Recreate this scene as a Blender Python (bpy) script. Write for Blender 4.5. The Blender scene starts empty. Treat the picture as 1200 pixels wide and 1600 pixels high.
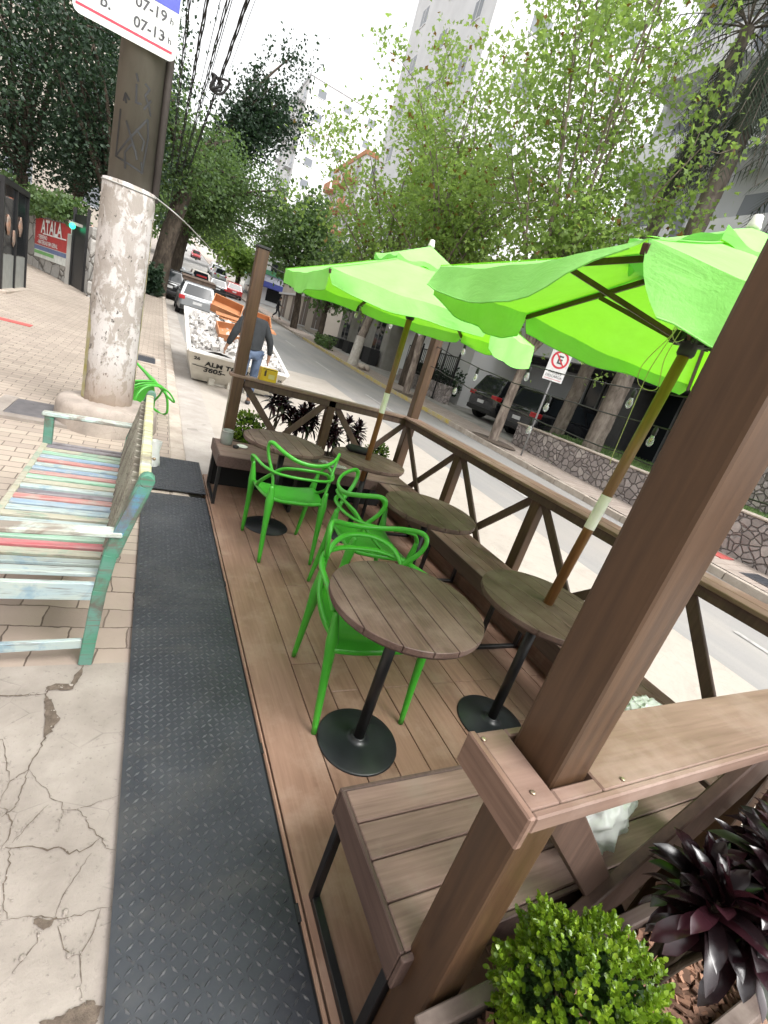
EXPOSURE = 1.08
import bpy, math, random
from mathutils import Vector, Matrix, Euler
R = random.Random(7)
rad = math.radians
C = bpy.context.scene.collection
V = Vector

# ------------------------------------------------------------------ profile of the street
PY = [-60, 0, 18, 27, 35, 53, 62, 80, 110, 170, 300]
PZ = [-1.0, -.22, .32, .72, 1.10, 2.0, 2.65, 4.4, 7.6, 14.5, 30]
SY = [-60, 3.5, 4.6, 8, 18, 27, 35, 53, 62, 80, 110, 170, 300]
SZ = [-.03, -.03, .015, .15, .45, .85, 1.23, 2.13, 2.78, 4.53, 7.73, 14.63, 30.13]
def interp(y, X, Z):
    if y <= X[0]: return Z[0]
    for i in range(1, len(X)):
        if y <= X[i]:
            t = (y - X[i-1]) / (X[i] - X[i-1]); return Z[i-1] + t * (Z[i] - Z[i-1])
    return Z[-1]
def zr(y): return interp(y, PY, PZ)          # carriageway
def zl(y): return interp(y, SY, SZ)          # pavement beside the deck
def zf(y): return zr(y) + .13                # pavement across the road

# ------------------------------------------------------------------ mesh builder
ORG = {}
class MB:
    def __init__(s): s.v = []; s.f = []; s.mi = []; s.rn = []; s.sm = []; s.m = 0; s.r = None; s.s = False
    def add(s, verts, faces, smooth=None):
        b = len(s.v); s.v += [tuple(p) for p in verts]
        r = R.random() if s.r is None else s.r
        for f in faces:
            s.f.append([b + i for i in f]); s.mi.append(s.m); s.rn.append(r); s.sm.append(s.s if smooth is None else smooth)
        return s
    def box(s, c, d, rot=None):
        x, y, z = d[0]/2, d[1]/2, d[2]/2
        P = [V((i*x, j*y, k*z)) for k in (-1, 1) for j in (-1, 1) for i in (-1, 1)]
        if rot is not None:
            m = Euler(rot).to_matrix() if not isinstance(rot, Matrix) else rot
            P = [m @ p for p in P]
        P = [p + V(c) for p in P]
        return s.add(P, [(0,2,3,1), (4,5,7,6), (0,1,5,4), (2,6,7,3), (0,4,6,2), (1,3,7,5)], False)
    def bb(s, x0, x1, y0, y1, z0, z1): return s.box(((x0+x1)/2, (y0+y1)/2, (z0+z1)/2), (x1-x0, y1-y0, z1-z0))
    def bar(s, p0, p1, w, h, up=(0,0,1)):
        p0, p1 = V(p0), V(p1); d = (p1-p0).normalized(); sd = d.cross(V(up)).normalized(); u = sd.cross(d)
        P = []
        for p in (p0, p1):
            for j in (-1, 1):
                for i in (-1, 1): P.append(p + sd*(i*w/2) + u*(j*h/2))
        return s.add(P, [(0,2,3,1), (4,5,7,6), (0,1,5,4), (2,6,7,3), (0,4,6,2), (1,3,7,5)], False)
    def tube(s, pts, r, n=8, cap=True, sq=None, smooth=True):
        pts = [V(p) for p in pts]; N = len(pts)
        rs = r if isinstance(r, (list, tuple)) else [r]*N
        vs = []; up = None
        for i, p in enumerate(pts):
            d = (pts[min(i+1, N-1)] - pts[max(i-1, 0)])
            d = d.normalized() if d.length > 1e-9 else V((0,0,1))
            if up is None:
                up = V((0,0,1)) if abs(d.z) < .9 else V((1,0,0))
            sd = d.cross(up)
            if sd.length < 1e-4: sd = d.cross(V((0,1,0)))
            sd.normalize(); u = sd.cross(d).normalized(); up = u
            a, b = (rs[i], rs[i]) if sq is None else (rs[i], rs[i]*sq)
            for k in range(n):
                t = 2*math.pi*k/n; vs.append(p + sd*(a*math.cos(t)) + u*(b*math.sin(t)))
        fs = []
        for i in range(N-1):
            for k in range(n):
                k2 = (k+1) % n; fs.append((i*n+k, i*n+k2, (i+1)*n+k2, (i+1)*n+k))
        s.add(vs, fs, smooth)
        if cap:
            rr = s.rn[-1]; b = len(s.v) - len(vs)
            for f in (list(range(n))[::-1], [(N-1)*n+k for k in range(n)]):
                s.f.append([b+i for i in f]); s.mi.append(s.m); s.rn.append(rr); s.sm.append(False)
        return s
    def lathe(s, prof, c=(0,0,0), n=24, smooth=True, cap=True, sx=1, sy=1):
        vs = []; c = V(c)
        for r, z in prof:
            for k in range(n):
                t = 2*math.pi*k/n; vs.append(c + V((r*sx*math.cos(t), r*sy*math.sin(t), z)))
        fs = [(i*n+k, i*n+(k+1)%n, (i+1)*n+(k+1)%n, (i+1)*n+k) for i in range(len(prof)-1) for k in range(n)]
        s.add(vs, fs, smooth)
        if cap:
            b = len(s.v)-len(vs); rr = s.rn[-1]; L = len(prof)-1
            for f in (list(range(n))[::-1], [L*n+k for k in range(n)]):
                s.f.append([b+i for i in f]); s.mi.append(s.m); s.rn.append(rr); s.sm.append(False)
        return s
    def prism(s, poly, z0, z1, T=None):
        n = len(poly)
        P = [V((x, y, z0)) for x, y in poly] + [V((x, y, z1)) for x, y in poly]
        if T: P = [T @ p for p in P]
        return s.add(P, [tuple(range(n))[::-1], tuple(range(n, 2*n))] + [(i, (i+1)%n, n+(i+1)%n, n+i) for i in range(n)], False)
    def quad(s, a, b, c, d): return s.add([a, b, c, d], [(0,1,2,3)])
    def grid(s, P, smooth=True, closed=False):
        m, n = len(P), len(P[0]); vs = [p for row in P for p in row]
        fs = [(i*n+j, i*n+(j+1)%n, (i+1)*n+(j+1)%n, (i+1)*n+j) for i in range(m-1) for j in range(n if closed else n-1)]
        return s.add(vs, fs, smooth)
    def ell(s, c, r, nu=16, nv=10, jit=0, smooth=True):
        c = V(c); vs = [c + V((0,0,-r[2]))]
        for j in range(1, nv):
            ph = -math.pi/2 + math.pi*j/nv
            for i in range(nu):
                t = 2*math.pi*i/nu; k = 1 + (R.uniform(-jit, jit) if jit else 0)
                vs.append(c + V((r[0]*math.cos(ph)*math.cos(t)*k, r[1]*math.cos(ph)*math.sin(t)*k, r[2]*math.sin(ph)*k)))
        vs.append(c + V((0,0,r[2]))); top = len(vs)-1
        fs = [(0, 1+(i+1)%nu, 1+i) for i in range(nu)]
        for j in range(nv-2):
            for i in range(nu): a = 1+j*nu; fs.append((a+i, a+(i+1)%nu, a+nu+(i+1)%nu, a+nu+i))
        a = 1+(nv-2)*nu; fs += [(a+i, a+(i+1)%nu, top) for i in range(nu)]
        return s.add(vs, fs, smooth)
    def text(s, t, o, xd, yd, size, align='CENTER', bold=0):
        vs, fs = glyphs(t, align, bold); o, xd, yd = V(o), V(xd).normalized(), V(yd).normalized()
        return s.add([o + xd*(x*size) + yd*(y*size) for x, y in vs], fs, False)
    def build(s, name, mats, parent=None, bevel=0, seg=1, kind=None, solid=0):
        o0 = ORG.get(parent.name, V((0,0,0))) if parent else V((0,0,0))
        me = bpy.data.meshes.new(name)
        me.from_pydata([(x-o0.x, y-o0.y, z-o0.z) for x, y, z in s.v], [], s.f)
        mats = mats if isinstance(mats, (list, tuple)) else [mats]
        for m in mats: me.materials.append(m)
        me.polygons.foreach_set('material_index', s.mi); me.polygons.foreach_set('use_smooth', s.sm)
        a = me.attributes.new('rnd', 'FLOAT', 'FACE'); a.data.foreach_set('value', s.rn)
        me.update()
        o = bpy.data.objects.new(name, me); C.objects.link(o); ORG[o.name] = o0
        if parent: o.parent = parent
        if bevel:
            b = o.modifiers.new('bevel', 'BEVEL'); b.width = bevel; b.segments = seg; b.limit_method = 'ANGLE'; b.angle_limit = rad(35)
        if solid:
            b = o.modifiers.new('solid', 'SOLIDIFY'); b.thickness = solid; b.offset = 0
        if kind: o['kind'] = kind
        return o

_G = {}
def glyphs(t, align='CENTER', bold=0):
    k = (t, align, bold)
    if k in _G: return _G[k]
    cu = bpy.data.curves.new('t', 'FONT'); cu.body = t; cu.size = 1; cu.align_x = align; cu.resolution_u = 3; cu.offset = bold
    o = bpy.data.objects.new('t', cu); C.objects.link(o)
    dg = bpy.context.evaluated_depsgraph_get(); dg.update()
    me = bpy.data.meshes.new_from_object(o.evaluated_get(dg))
    vs = [(v.co.x, v.co.y) for v in me.vertices]; fs = [tuple(p.vertices) for p in me.polygons]
    C.objects.unlink(o); bpy.data.objects.remove(o); bpy.data.curves.remove(cu); bpy.data.meshes.remove(me)
    _G[k] = (vs, fs); return _G[k]

def tag(o, label, cat, group=None):
    o['label'] = label; o['category'] = cat
    if group: o['group'] = group
    return o
def thing(name, label, cat, loc=(0,0,0), group=None):
    o = bpy.data.objects.new(name, None); C.objects.link(o); o.location = loc; o.empty_display_size = .1
    ORG[o.name] = V(loc); return tag(o, label, cat, group)
def dup(o, parent=None):
    c = o.copy(); C.objects.link(c)
    if parent: c.parent = parent
    for ch in list(o.children): dup(ch, c)
    return c
def cr(P, n=6, closed=False):
    P = [V(p) for p in P]; out = []; N = len(P)
    for i in range(N if closed else N-1):
        g = (lambda k: P[k % N]) if closed else (lambda k: P[max(0, min(N-1, k))])
        a, b, c, d = g(i-1), g(i), g(i+1), g(i+2)
        for k in range(n):
            t = k/n
            out.append(.5*((2*b) + (c-a)*t + (2*a-5*b+4*c-d)*t*t + (3*b-a-3*c+d)*t**3))
    if not closed: out.append(P[-1])
    return out
def rv(): 
    while True:
        p = V((R.uniform(-1,1), R.uniform(-1,1), R.uniform(-1,1)))
        if 0 < p.length <= 1: return p

# ------------------------------------------------------------------ materials
class N:
    def __init__(s, name):
        s.m = bpy.data.materials.new(name); s.m.use_nodes = True; s.t = s.m.node_tree; s.t.nodes.clear()
        s.out = s.n('ShaderNodeOutputMaterial'); s.b = s.n('ShaderNodeBsdfPrincipled'); s.l(s.b.outputs[0], s.out.inputs[0])
    def n(s, t, **k):
        x = s.t.nodes.new(t)
        for a, v in k.items(): setattr(x, a, v)
        return x
    def l(s, a, b): s.t.links.new(a, b)
    def co(s, scale=(1,1,1), rot=(0,0,0), loc=(0,0,0), gen=False):
        tc = s.n('ShaderNodeTexCoord'); mp = s.n('ShaderNodeMapping')
        mp.inputs['Scale'].default_value = scale; mp.inputs['Rotation'].default_value = rot; mp.inputs['Location'].default_value = loc
        s.l(tc.outputs['Generated' if gen else 'Object'], mp.inputs[0]); return mp.outputs[0]
    def noise(s, co, scale=5, detail=5, rough=.55, dist=0):
        x = s.n('ShaderNodeTexNoise'); x.inputs['Scale'].default_value = scale; x.inputs['Detail'].default_value = detail
        x.inputs['Roughness'].default_value = rough; x.inputs['Distortion'].default_value = dist
        s.l(co, x.inputs['Vector']); return x.outputs['Fac']
    def vor(s, co, scale, feat='F1', rnd=1):
        x = s.n('ShaderNodeTexVoronoi', feature=feat); x.inputs['Scale'].default_value = scale; x.inputs['Randomness'].default_value = rnd
        s.l(co, x.inputs['Vector']); return x
    def ramp(s, fac, stops, interp='LINEAR'):
        x = s.n('ShaderNodeValToRGB'); x.color_ramp.interpolation = interp; e = x.color_ramp.elements
        while len(e) < len(stops): e.new(.5)
        for i, (p, c) in enumerate(stops):
            e[i].position = p; e[i].color = (c, c, c, 1) if isinstance(c, (int, float)) else (*c, 1)
        s.l(fac, x.inputs[0]); return x.outputs[0]
    def mix(s, fac, a, b, mode='MIX'):
        x = s.n('ShaderNodeMix', data_type='RGBA', blend_type=mode)
        for sk, v in ((x.inputs[0], fac), (x.inputs[6], a), (x.inputs[7], b)):
            if isinstance(v, (int, float)): sk.default_value = v
            elif isinstance(v, tuple): sk.default_value = (*v, 1)
            else: s.l(v, sk)
        return x.outputs[2]
    def math(s, op, a, b=0):
        x = s.n('ShaderNodeMath', operation=op)
        for sk, v in ((x.inputs[0], a), (x.inputs[1], b)):
            if isinstance(v, (int, float)): sk.default_value = v
            else: s.l(v, sk)
        return x.outputs[0]
    def attr(s, name='rnd'):
        x = s.n('ShaderNodeAttribute', attribute_name=name); return x.outputs['Fac']
    def bump(s, h, st=.3, d=.01):
        x = s.n('ShaderNodeBump'); x.inputs['Strength'].default_value = st; x.inputs['Distance'].default_value = d
        s.l(h, x.inputs['Height']); s.l(x.outputs[0], s.b.inputs['Normal'])
    def col(s, c):
        if isinstance(c, tuple): s.b.inputs['Base Color'].default_value = (*c, 1)
        else: s.l(c, s.b.inputs['Base Color'])
    def set(s, rough=None, metal=None, spec=None):
        for k, v in (('Roughness', rough), ('Metallic', metal), ('Specular IOR Level', spec)):
            if v is None: continue
            if isinstance(v, (int, float)): s.b.inputs[k].default_value = v
            else: s.l(v, s.b.inputs[k])
        return s

def plain(name, c, c2=None, rough=.6, scale=6, st=(1,1,1), rnd=0, bump=0, bs=None, bd=.004, metal=0, spec=.5, detail=5):
    m = N(name); co = m.co(st); c2 = c2 or tuple(x*.75 for x in c)
    f = m.noise(co, scale, detail); col = m.ramp(f, [(.32, c2), (.68, c)])
    if rnd:
        v = m.math('MULTIPLY_ADD', m.attr(), 2*rnd); v.node.inputs[2].default_value = 1-rnd
        x = m.n('ShaderNodeCombineXYZ')
        for i in range(3): m.l(v, x.inputs[i])
        col = m.mix(1.0, col, x.outputs[0], 'MULTIPLY')
    m.col(col); m.set(rough, metal, spec)
    if bump: m.bump(m.noise(co, bs or scale*4, 4), bump, bd)
    return m.m

def wood(name, c1, c2, axis='y', rough=.6, fine=90, rnd=.12, bump=.25, wear=None, spec=.35):
    """wood composite board: long streaks along one axis plus fine brushed grain"""
    m = N(name); S = {'x': (.045,1,1), 'y': (1,.045,1), 'z': (1,1,.045)}[axis]
    S2 = {'x': (.25,1,1), 'y': (1,.25,1), 'z': (1,1,.25)}[axis]
    at = m.attr()
    off = m.n('ShaderNodeCombineXYZ'); k = m.math('MULTIPLY', at, 37.0)
    for i in range(3): m.l(k, off.inputs[i])
    tc = m.n('ShaderNodeTexCoord'); ad = m.n('ShaderNodeVectorMath', operation='ADD'); m.l(tc.outputs['Object'], ad.inputs[0]); m.l(off.outputs[0], ad.inputs[1])
    def mp(sc):
        q = m.n('ShaderNodeMapping'); q.inputs['Scale'].default_value = sc; m.l(ad.outputs[0], q.inputs[0]); return q.outputs[0]
    a = m.noise(mp(S), fine, 3); b = m.noise(mp(S2), 9, 5, .6, .6)
    f = m.mix(.5, a, b); col = m.ramp(f, [(.36, c2), (.64, c1)])
    v = m.math('MULTIPLY_ADD', at, 2*rnd); v.node.inputs[2].default_value = 1-rnd
    x = m.n('ShaderNodeCombineXYZ')
    for i in range(3): m.l(v, x.inputs[i])
    col = m.mix(1.0, col, x.outputs[0], 'MULTIPLY')
    if wear:
        w = m.noise(m.co((1,1,1)), 4.5, 6, .65); col = m.mix(m.ramp(w, [(.5, 0.0), (.72, .75)]), col, wear)
    m.col(col); m.set(m.ramp(b, [(.3, rough-.12), (.7, rough+.1)]), 0, spec); m.bump(a, bump, .002); return m.m
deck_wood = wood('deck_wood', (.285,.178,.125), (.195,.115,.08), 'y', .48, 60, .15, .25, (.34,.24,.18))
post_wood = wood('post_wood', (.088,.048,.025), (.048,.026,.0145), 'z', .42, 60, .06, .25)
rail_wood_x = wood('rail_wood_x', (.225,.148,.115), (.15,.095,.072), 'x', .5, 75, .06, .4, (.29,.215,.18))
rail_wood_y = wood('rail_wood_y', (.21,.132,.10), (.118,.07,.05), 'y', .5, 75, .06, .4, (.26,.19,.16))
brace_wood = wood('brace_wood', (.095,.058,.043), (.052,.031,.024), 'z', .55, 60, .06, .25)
bench_wood_x = wood('bench_wood_x', (.225,.15,.122), (.13,.082,.066), 'x', .6, 110, .1, .35, (.22,.17,.14))
bench_wood_y = wood('bench_wood_y', (.19,.115,.09), (.105,.06,.047), 'y', .6, 110, .1, .35, (.22,.17,.14))
apron_wood = wood('apron_wood', (.11,.072,.06), (.065,.04,.034), 'y', .6, 80, .05, .25)
table_wood = wood('table_wood', (.125,.078,.062), (.068,.041,.033), 'y', .62, 120, .1, .45, (.17,.12,.10))
pole_wood = wood('pole_wood', (.23,.11,.035), (.12,.055,.018), 'z', .4, 60, .05, .1, None, .5)
black_metal = plain('black_metal', (.012,.012,.013), (.007,.007,.008), .42, 8, rnd=.1, bump=.05)
black_disc = plain('black_disc', (.014,.017,.018), (.008,.01,.011), .38, 14, bump=.08, bs=120)
screw_metal = plain('screw_metal', (.45,.36,.25), None, .4, 8, metal=.8)
lime_plastic = plain('lime_plastic', (.058,.37,.03), (.048,.32,.026), .28, 3, spec=.5)
near_black = plain('dark_gap', (.006,.006,.006), None, .9)

def canopy_mat(name, c, t, graf=False):
    m = N(name); co = m.co()
    f = m.noise(co, 3.5, 6, .65, .5); cc = m.mix(m.ramp(f,[(.35,0.0),(.65,1.0)]), (c[0]*.80,c[1]*.86,c[2]*.78), c)
    m.col(cc); m.set(.75, 0, .15)
    w = m.noise(co, 120, 2); m.bump(m.mix(.85, w, m.noise(m.co((1,1,2.5)), 6, 5, .6, 1.2)), .28, .02)
    tr = m.n('ShaderNodeBsdfTranslucent'); tr.inputs[0].default_value = (*t, 1)
    mx = m.n('ShaderNodeMixShader'); mx.inputs[0].default_value = .30
    m.l(m.b.outputs[0], mx.inputs[1]); m.l(tr.outputs[0], mx.inputs[2]); m.l(mx.outputs[0], m.out.inputs[0]); return m.m
lime_canvas = canopy_mat('lime_canvas', (.36,.80,.24), (.34,.95,.01))
white_paint = plain('white_paint', (.75,.74,.70), (.62,.61,.57), .45, 12)
cord_mat = plain('cord', (.5,.48,.25), None, .7)

# --- steel checker plate
def plate_mat():
    m = N('checker_plate_steel'); co = m.co()
    a = m.noise(co, 2.3, 6, .6); b = m.noise(co, 45, 3)
    c = m.ramp(a, [(.3, (.026,.028,.034)), (.55, (.040,.044,.052)), (.75, (.068,.071,.078))])
    c = m.mix(m.ramp(b, [(.62, 0.0), (.78, .35)]), c, (.12,.105,.085))
    at = m.attr(); c = m.mix(m.math('MULTIPLY', at, .42), c, (.19,.195,.20)); dd = m.noise(co, 1.1, 6, .7, .8); c = m.mix(m.ramp(dd, [(.50,0.0),(.68,.38)]), c, (.125,.115,.10))  # raised lozenges painted lighter as highlights; the last mix is dust
    m.col(c); m.set(m.ramp(a, [(.3,.38),(.7,.56)]), .35, .5); m.bump(b, .12, .002); return m.m
checker_steel = plate_mat()

# --- pavements
def concrete(name, c, c2, sc=1.4, speck=.5, rough=.85, bump=.35):
    m = N(name); co = m.co()
    a = m.noise(co, sc, 7, .62); b = m.noise(co, 60, 4, .7); d = m.noise(co, 9, 6, .7)
    col = m.ramp(a, [(.3, c2), (.62, c)]); col = m.mix(m.ramp(d, [(.52, 0.0), (.75, .4)]), col, tuple(x*.62 for x in c))
    col = m.mix(m.ramp(b, [(.60, 0.0), (.72, speck)]), col, tuple(x*.55 for x in c2)); hl = m.vor(m.co(), 5.5, 'DISTANCE_TO_EDGE'); q = m.noise(co, 3.1, 3); k = m.math('MULTIPLY', m.ramp(hl.outputs['Distance'], [(.0,1.0),(.012,0.0)]), m.ramp(q, [(.5,0.0),(.62,.55)]))
    col = m.mix(k, col, tuple(x*.45 for x in c2)); st = m.noise(co, .9, 5, .7, .8); col = m.mix(m.ramp(st, [(.54,0.0),(.70,.45)]), col, tuple(x*.66 for x in c))
    m.col(col); m.set(rough, 0, .25)
    m.bump(m.mix(.5, b, d), bump, .012); return m
conc_old = concrete('old_concrete', (.30,.265,.235), (.195,.168,.147), 2.6, .6).m
kerb_conc = concrete('kerb_concrete', (.47,.41,.35), (.31,.26,.215), 3).m
gutter_conc = concrete('gutter_concrete', (.42,.385,.35), (.30,.27,.24), 2).m
lane_conc = concrete('lane_concrete', (.40,.36,.315), (.34,.305,.265), .6, .25).m
footing_conc = concrete('footing_concrete', (.40,.345,.30), (.25,.215,.19), 4).m
soil_mat = plain('crack_soil', (.13,.10,.077), (.07,.052,.04), .95, 60, bump=.6)

def paver_mat(name, c1, c2, mort, sx=5.0, bw=1.0, bh=.5, ms=.03, tilt=0, wave=.03, wsc=1.7):
    m = N(name); co = m.co((1,1,1), (0,0,tilt))
    q = m.n('ShaderNodeTexNoise'); q.inputs['Scale'].default_value = wsc; q.inputs['Detail'].default_value = 5; m.l(co, q.inputs['Vector'])
    mx = m.n('ShaderNodeVectorMath', operation='MULTIPLY_ADD'); mx.inputs[1].default_value = (wave,)*3
    m.l(q.outputs['Color'], mx.inputs[0]); m.l(co, mx.inputs[2])
    br = m.n('ShaderNodeTexBrick'); br.inputs['Scale'].default_value = sx; br.inputs['Brick Width'].default_value = bw; br.inputs['Row Height'].default_value = bh
    br.inputs['Mortar Size'].default_value = ms; br.inputs['Mortar Smooth'].default_value = .25; br.inputs['Bias'].default_value = 0
    br.inputs['Color1'].default_value = (*c1,1); br.inputs['Color2'].default_value = (*c2,1); br.inputs['Mortar'].default_value = (*mort,1)
    m.l(mx.outputs[0], br.inputs['Vector'])
    a = m.noise(co, .8, 6, .65); b = m.noise(co, 40, 4, .7)
    col = m.mix(m.ramp(a, [(.42, 0.0), (.75, .55)]), br.outputs['Color'], tuple(x*.6 for x in c1))
    col = m.mix(m.ramp(b, [(.6, 0.0), (.75, .3)]), col, tuple(x*.5 for x in c1))
    m.col(col); m.set(.85, 0, .25)
    h = m.math('SUBTRACT', m.math('MULTIPLY', b, .3), br.outputs['Fac']); m.bump(h, .5, .012); return m.m
pavers = paver_mat('interlocking_pavers', (.40,.34,.28), (.31,.26,.22), (.15,.12,.10), 4.8, 1.0, .5, .022)
old_setts = paver_mat('old_setts', (.34,.275,.23), (.24,.19,.16), (.10,.075,.06), 3.9, .95, .62, .016, .05, .07, 5)
far_pavers = paver_mat('far_pavers', (.40,.335,.29), (.33,.275,.24), (.2,.16,.14), 2.5, 1.0, .5, .02)

def road_mat():
    m = N('asphalt'); co = m.co(); cs = m.co((1, .06, 1))
    a = m.noise(cs, .9, 5, .6); b = m.noise(co, 90, 3, .7); d = m.noise(co, .35, 6, .6)
    c = m.ramp(a, [(.32, (.20,.197,.193)), (.5, (.25,.243,.235)), (.7, (.31,.295,.275))])
    c = m.mix(m.ramp(d, [(.45,0.0),(.7,.5)]), c, (.33,.295,.26)); c = m.mix(m.ramp(b, [(.55,0.0),(.75,.35)]), c, (.09,.09,.09))
    m.col(c); m.set(.8, 0, .3); m.bump(b, .25, .006); return m.m
asphalt = road_mat()
road_white = plain('road_white', (.44,.425,.40), (.27,.262,.25), .85, 9, detail=9)
road_yellow = plain('road_yellow', (.52,.39,.06), (.42,.37,.29), .8, 5, detail=9)
red_tile = plain('red_tile', (.50,.10,.09), (.36,.08,.07), .8, 9)
cover_iron = plain('cover_iron', (.12,.112,.115), (.08,.075,.078), .6, 9, bump=.15, bs=90)
drain_iron = plain('drain_iron', (.05,.055,.065), (.03,.03,.035), .6, 9)

def stone_mat(name, sc, cols, mort, gap=.06, bump=1.0):
    m = N(name); co0 = m.co()
    q = m.n('ShaderNodeTexNoise'); q.inputs['Scale'].default_value = 2.5*sc/3; m.l(co0, q.inputs['Vector'])
    mx = m.n('ShaderNodeVectorMath', operation='MULTIPLY_ADD'); mx.inputs[1].default_value = (.35/sc*1.0,)*3
    m.l(q.outputs['Color'], mx.inputs[0]); m.l(co0, mx.inputs[2]); co = mx.outputs[0]
    e = m.vor(co, sc, 'DISTANCE_TO_EDGE'); f = m.vor(co, sc, 'F1')
    sep = m.n('ShaderNodeSeparateColor'); m.l(f.outputs['Color'], sep.inputs[0])
    n = m.noise(co0, 14, 6, .7)
    c = m.ramp(sep.outputs[0], [(0, cols[0]), (.4, cols[1]), (.75, cols[2]), (1, cols[3])])
    c = m.mix(m.ramp(n, [(.45,0.0),(.72,.6)]), c, tuple(x*.5 for x in cols[1]))
    edge = m.ramp(e.outputs['Distance'], [(gap*.35, 0.0), (gap, 1.0)])
    c = m.mix(edge, mort, c); m.col(c); m.set(.9, 0, .2)
    h = m.mix(.25, m.ramp(e.outputs['Distance'], [(0, 0.0), (gap*2.6, 1.0)]), n); m.bump(h, bump, .06); return m.m
rubble_wall = stone_mat('rubble_wall', 6.2, [(.30,.26,.245), (.40,.355,.34), (.24,.21,.20), (.48,.43,.40)], (.16,.14,.13), .032)
granite_wall = stone_mat('granite_wall', 1.7, [(.30,.29,.27), (.38,.365,.34), (.25,.245,.23), (.42,.40,.37)], (.11,.10,.09), .035)

def pole_paint(name, base, flakes, sc=7.5):
    m = N(name); co = m.co((1,1,.6)); a = m.noise(co, sc, 8, .68, .4); b = m.noise(co, 2.1, 6, .6, .3); d = m.noise(co, 26, 5, .7)
    c = m.mix(m.ramp(a, [(.47,0.0),(.53,1.0)]), base, flakes[0]); c = m.mix(m.ramp(b, [(.52,0.0),(.66,.85)]), c, flakes[1])
    c = m.mix(m.ramp(d, [(.60,0.0),(.66,.9)]), c, flakes[2])
    g = m.n('ShaderNodeSeparateXYZ'); m.l(m.co(), g.inputs[0])
    k = m.ramp(m.math('ADD', g.outputs[2], m.math('MULTIPLY', a, .5)), [(.55,1.0),(1.05,0.0)])
    c = m.mix(m.math('MULTIPLY', k, .8), c, (.24,.17,.12))
    m.col(c); m.set(.8, 0, .3); m.bump(m.mix(.5, a, d), .6, .02); return m.m
sleeve_paint = pole_paint('peeling_white_paint', (.53,.50,.485), [(.33,.295,.265), (.43,.395,.375), (.06,.05,.042)])
yellow_edge = plain('old_yellow_paint', (.34,.31,.09), (.42,.39,.33), .8, 9, detail=8)
pole_conc = plain('pole_concrete', (.155,.14,.115), (.085,.075,.062), .85, 4, (1,1,.4), bump=.4, bs=40)
graffiti = plain('graffiti_ink', (.012,.012,.013), None, .6)

# --- painted bench slats: brushed layers of old paint
def brushed(name, c, c2, c3):
    m = N(name); S = m.co((.6,9,3)); a = m.noise(S, 3.2, 7, .65, .4); b = m.noise(m.co((1,14,14)), 6, 4, .7)
    d = m.noise(m.co(), 5.5, 6, .65, .5)
    off = m.attr()
    col = m.mix(m.ramp(a, [(.38,0.0),(.56,1.0)]), c, c2); col = m.mix(m.ramp(d, [(.50,0.0),(.62,.9)]), col, c3)
    col = m.mix(m.ramp(b, [(.54,0.0),(.68,.8)]), col, (.13,.105,.09)); m.col(col); m.set(.6, 0, .35); m.bump(b, .4, .004); return m.m
BP = [brushed('slat_mint', (0.163,0.340,0.222), (0.296,0.407,0.326), (0.244,0.296,0.237)), brushed('slat_pink', (0.370,0.141,0.130), (0.385,0.237,0.215), (0.326,0.274,0.237)),
      brushed('slat_blue', (0.163,0.244,0.355), (0.237,0.311,0.370), (0.311,0.348,0.355)), brushed('slat_cream', (0.326,0.311,0.229), (0.348,0.333,0.266), (0.200,0.296,0.229)),
      brushed('slat_grey', (0.148,0.133,0.148), (0.222,0.207,0.215), (0.089,0.074,0.070)), brushed('slat_pale', (0.296,0.370,0.385), (0.348,0.392,0.355), (0.185,0.274,0.326)),
      brushed('slat_red', (0.355,0.067,0.078), (0.370,0.163,0.163), (0.326,0.185,0.178))]
bench_green = brushed('bench_green', (.06,.20,.13), (.10,.21,.17), (.10,.085,.07)); bench_blue = brushed('bench_blue', (.09,.20,.36), (.08,.22,.17), (.12,.10,.09))
bench_arm = brushed('bench_arm', (.38,.50,.48), (.44,.47,.41), (.20,.16,.13))
bench_back = brushed('bench_back', (.20,.18,.145), (.28,.27,.22), (.12,.10,.085)); bench_top = brushed('bench_top', (.42,.44,.40), (.46,.44,.22), (.22,.19,.15))

# --- vegetation
def leaf_mat(name, c1, c2, c3, tr, k=.35, rough=.5, spec=.35):
    m = N(name); at = m.attr(); n = m.noise(m.co(), .55, 3)
    c = m.ramp(at, [(0, c1), (.5, c2), (1, c3)]); c = m.mix(m.ramp(n, [(.3,0.0),(.7,.5)]), c, tuple(x*.6 for x in c1)); m.col(c); m.set(rough, 0, spec)
    t = m.n('ShaderNodeBsdfTranslucent'); t.inputs[0].default_value = (*tr,1)
    mx = m.n('ShaderNodeMixShader'); mx.inputs[0].default_value = k
    m.l(m.b.outputs[0], mx.inputs[1]); m.l(t.outputs[0], mx.inputs[2]); m.l(mx.outputs[0], m.out.inputs[0]); return m.m
plane_leaf = leaf_mat('plane_leaf', (.15,.24,.06), (.22,.34,.09), (.32,.43,.13), (.34,.50,.10), .5)
plane_dry = leaf_mat('plane_dry_leaf', (.15,.10,.03), (.22,.12,.03), (.18,.19,.04), (.25,.15,.03))
dark_leaf = leaf_mat('dark_leaf', (.016,.034,.02), (.028,.055,.03), (.05,.085,.045), (.04,.09,.03), .25)
mid_leaf = leaf_mat('mid_leaf', (.06,.105,.045), (.10,.165,.065), (.155,.225,.09), (.16,.27,.06), .42)
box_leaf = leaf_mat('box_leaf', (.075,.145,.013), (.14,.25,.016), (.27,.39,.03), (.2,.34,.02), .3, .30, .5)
box_dark = leaf_mat('box_dark_leaf', (.02,.05,.012), (.03,.07,.015), (.05,.11,.02), (.04,.1,.01), .2)
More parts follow.
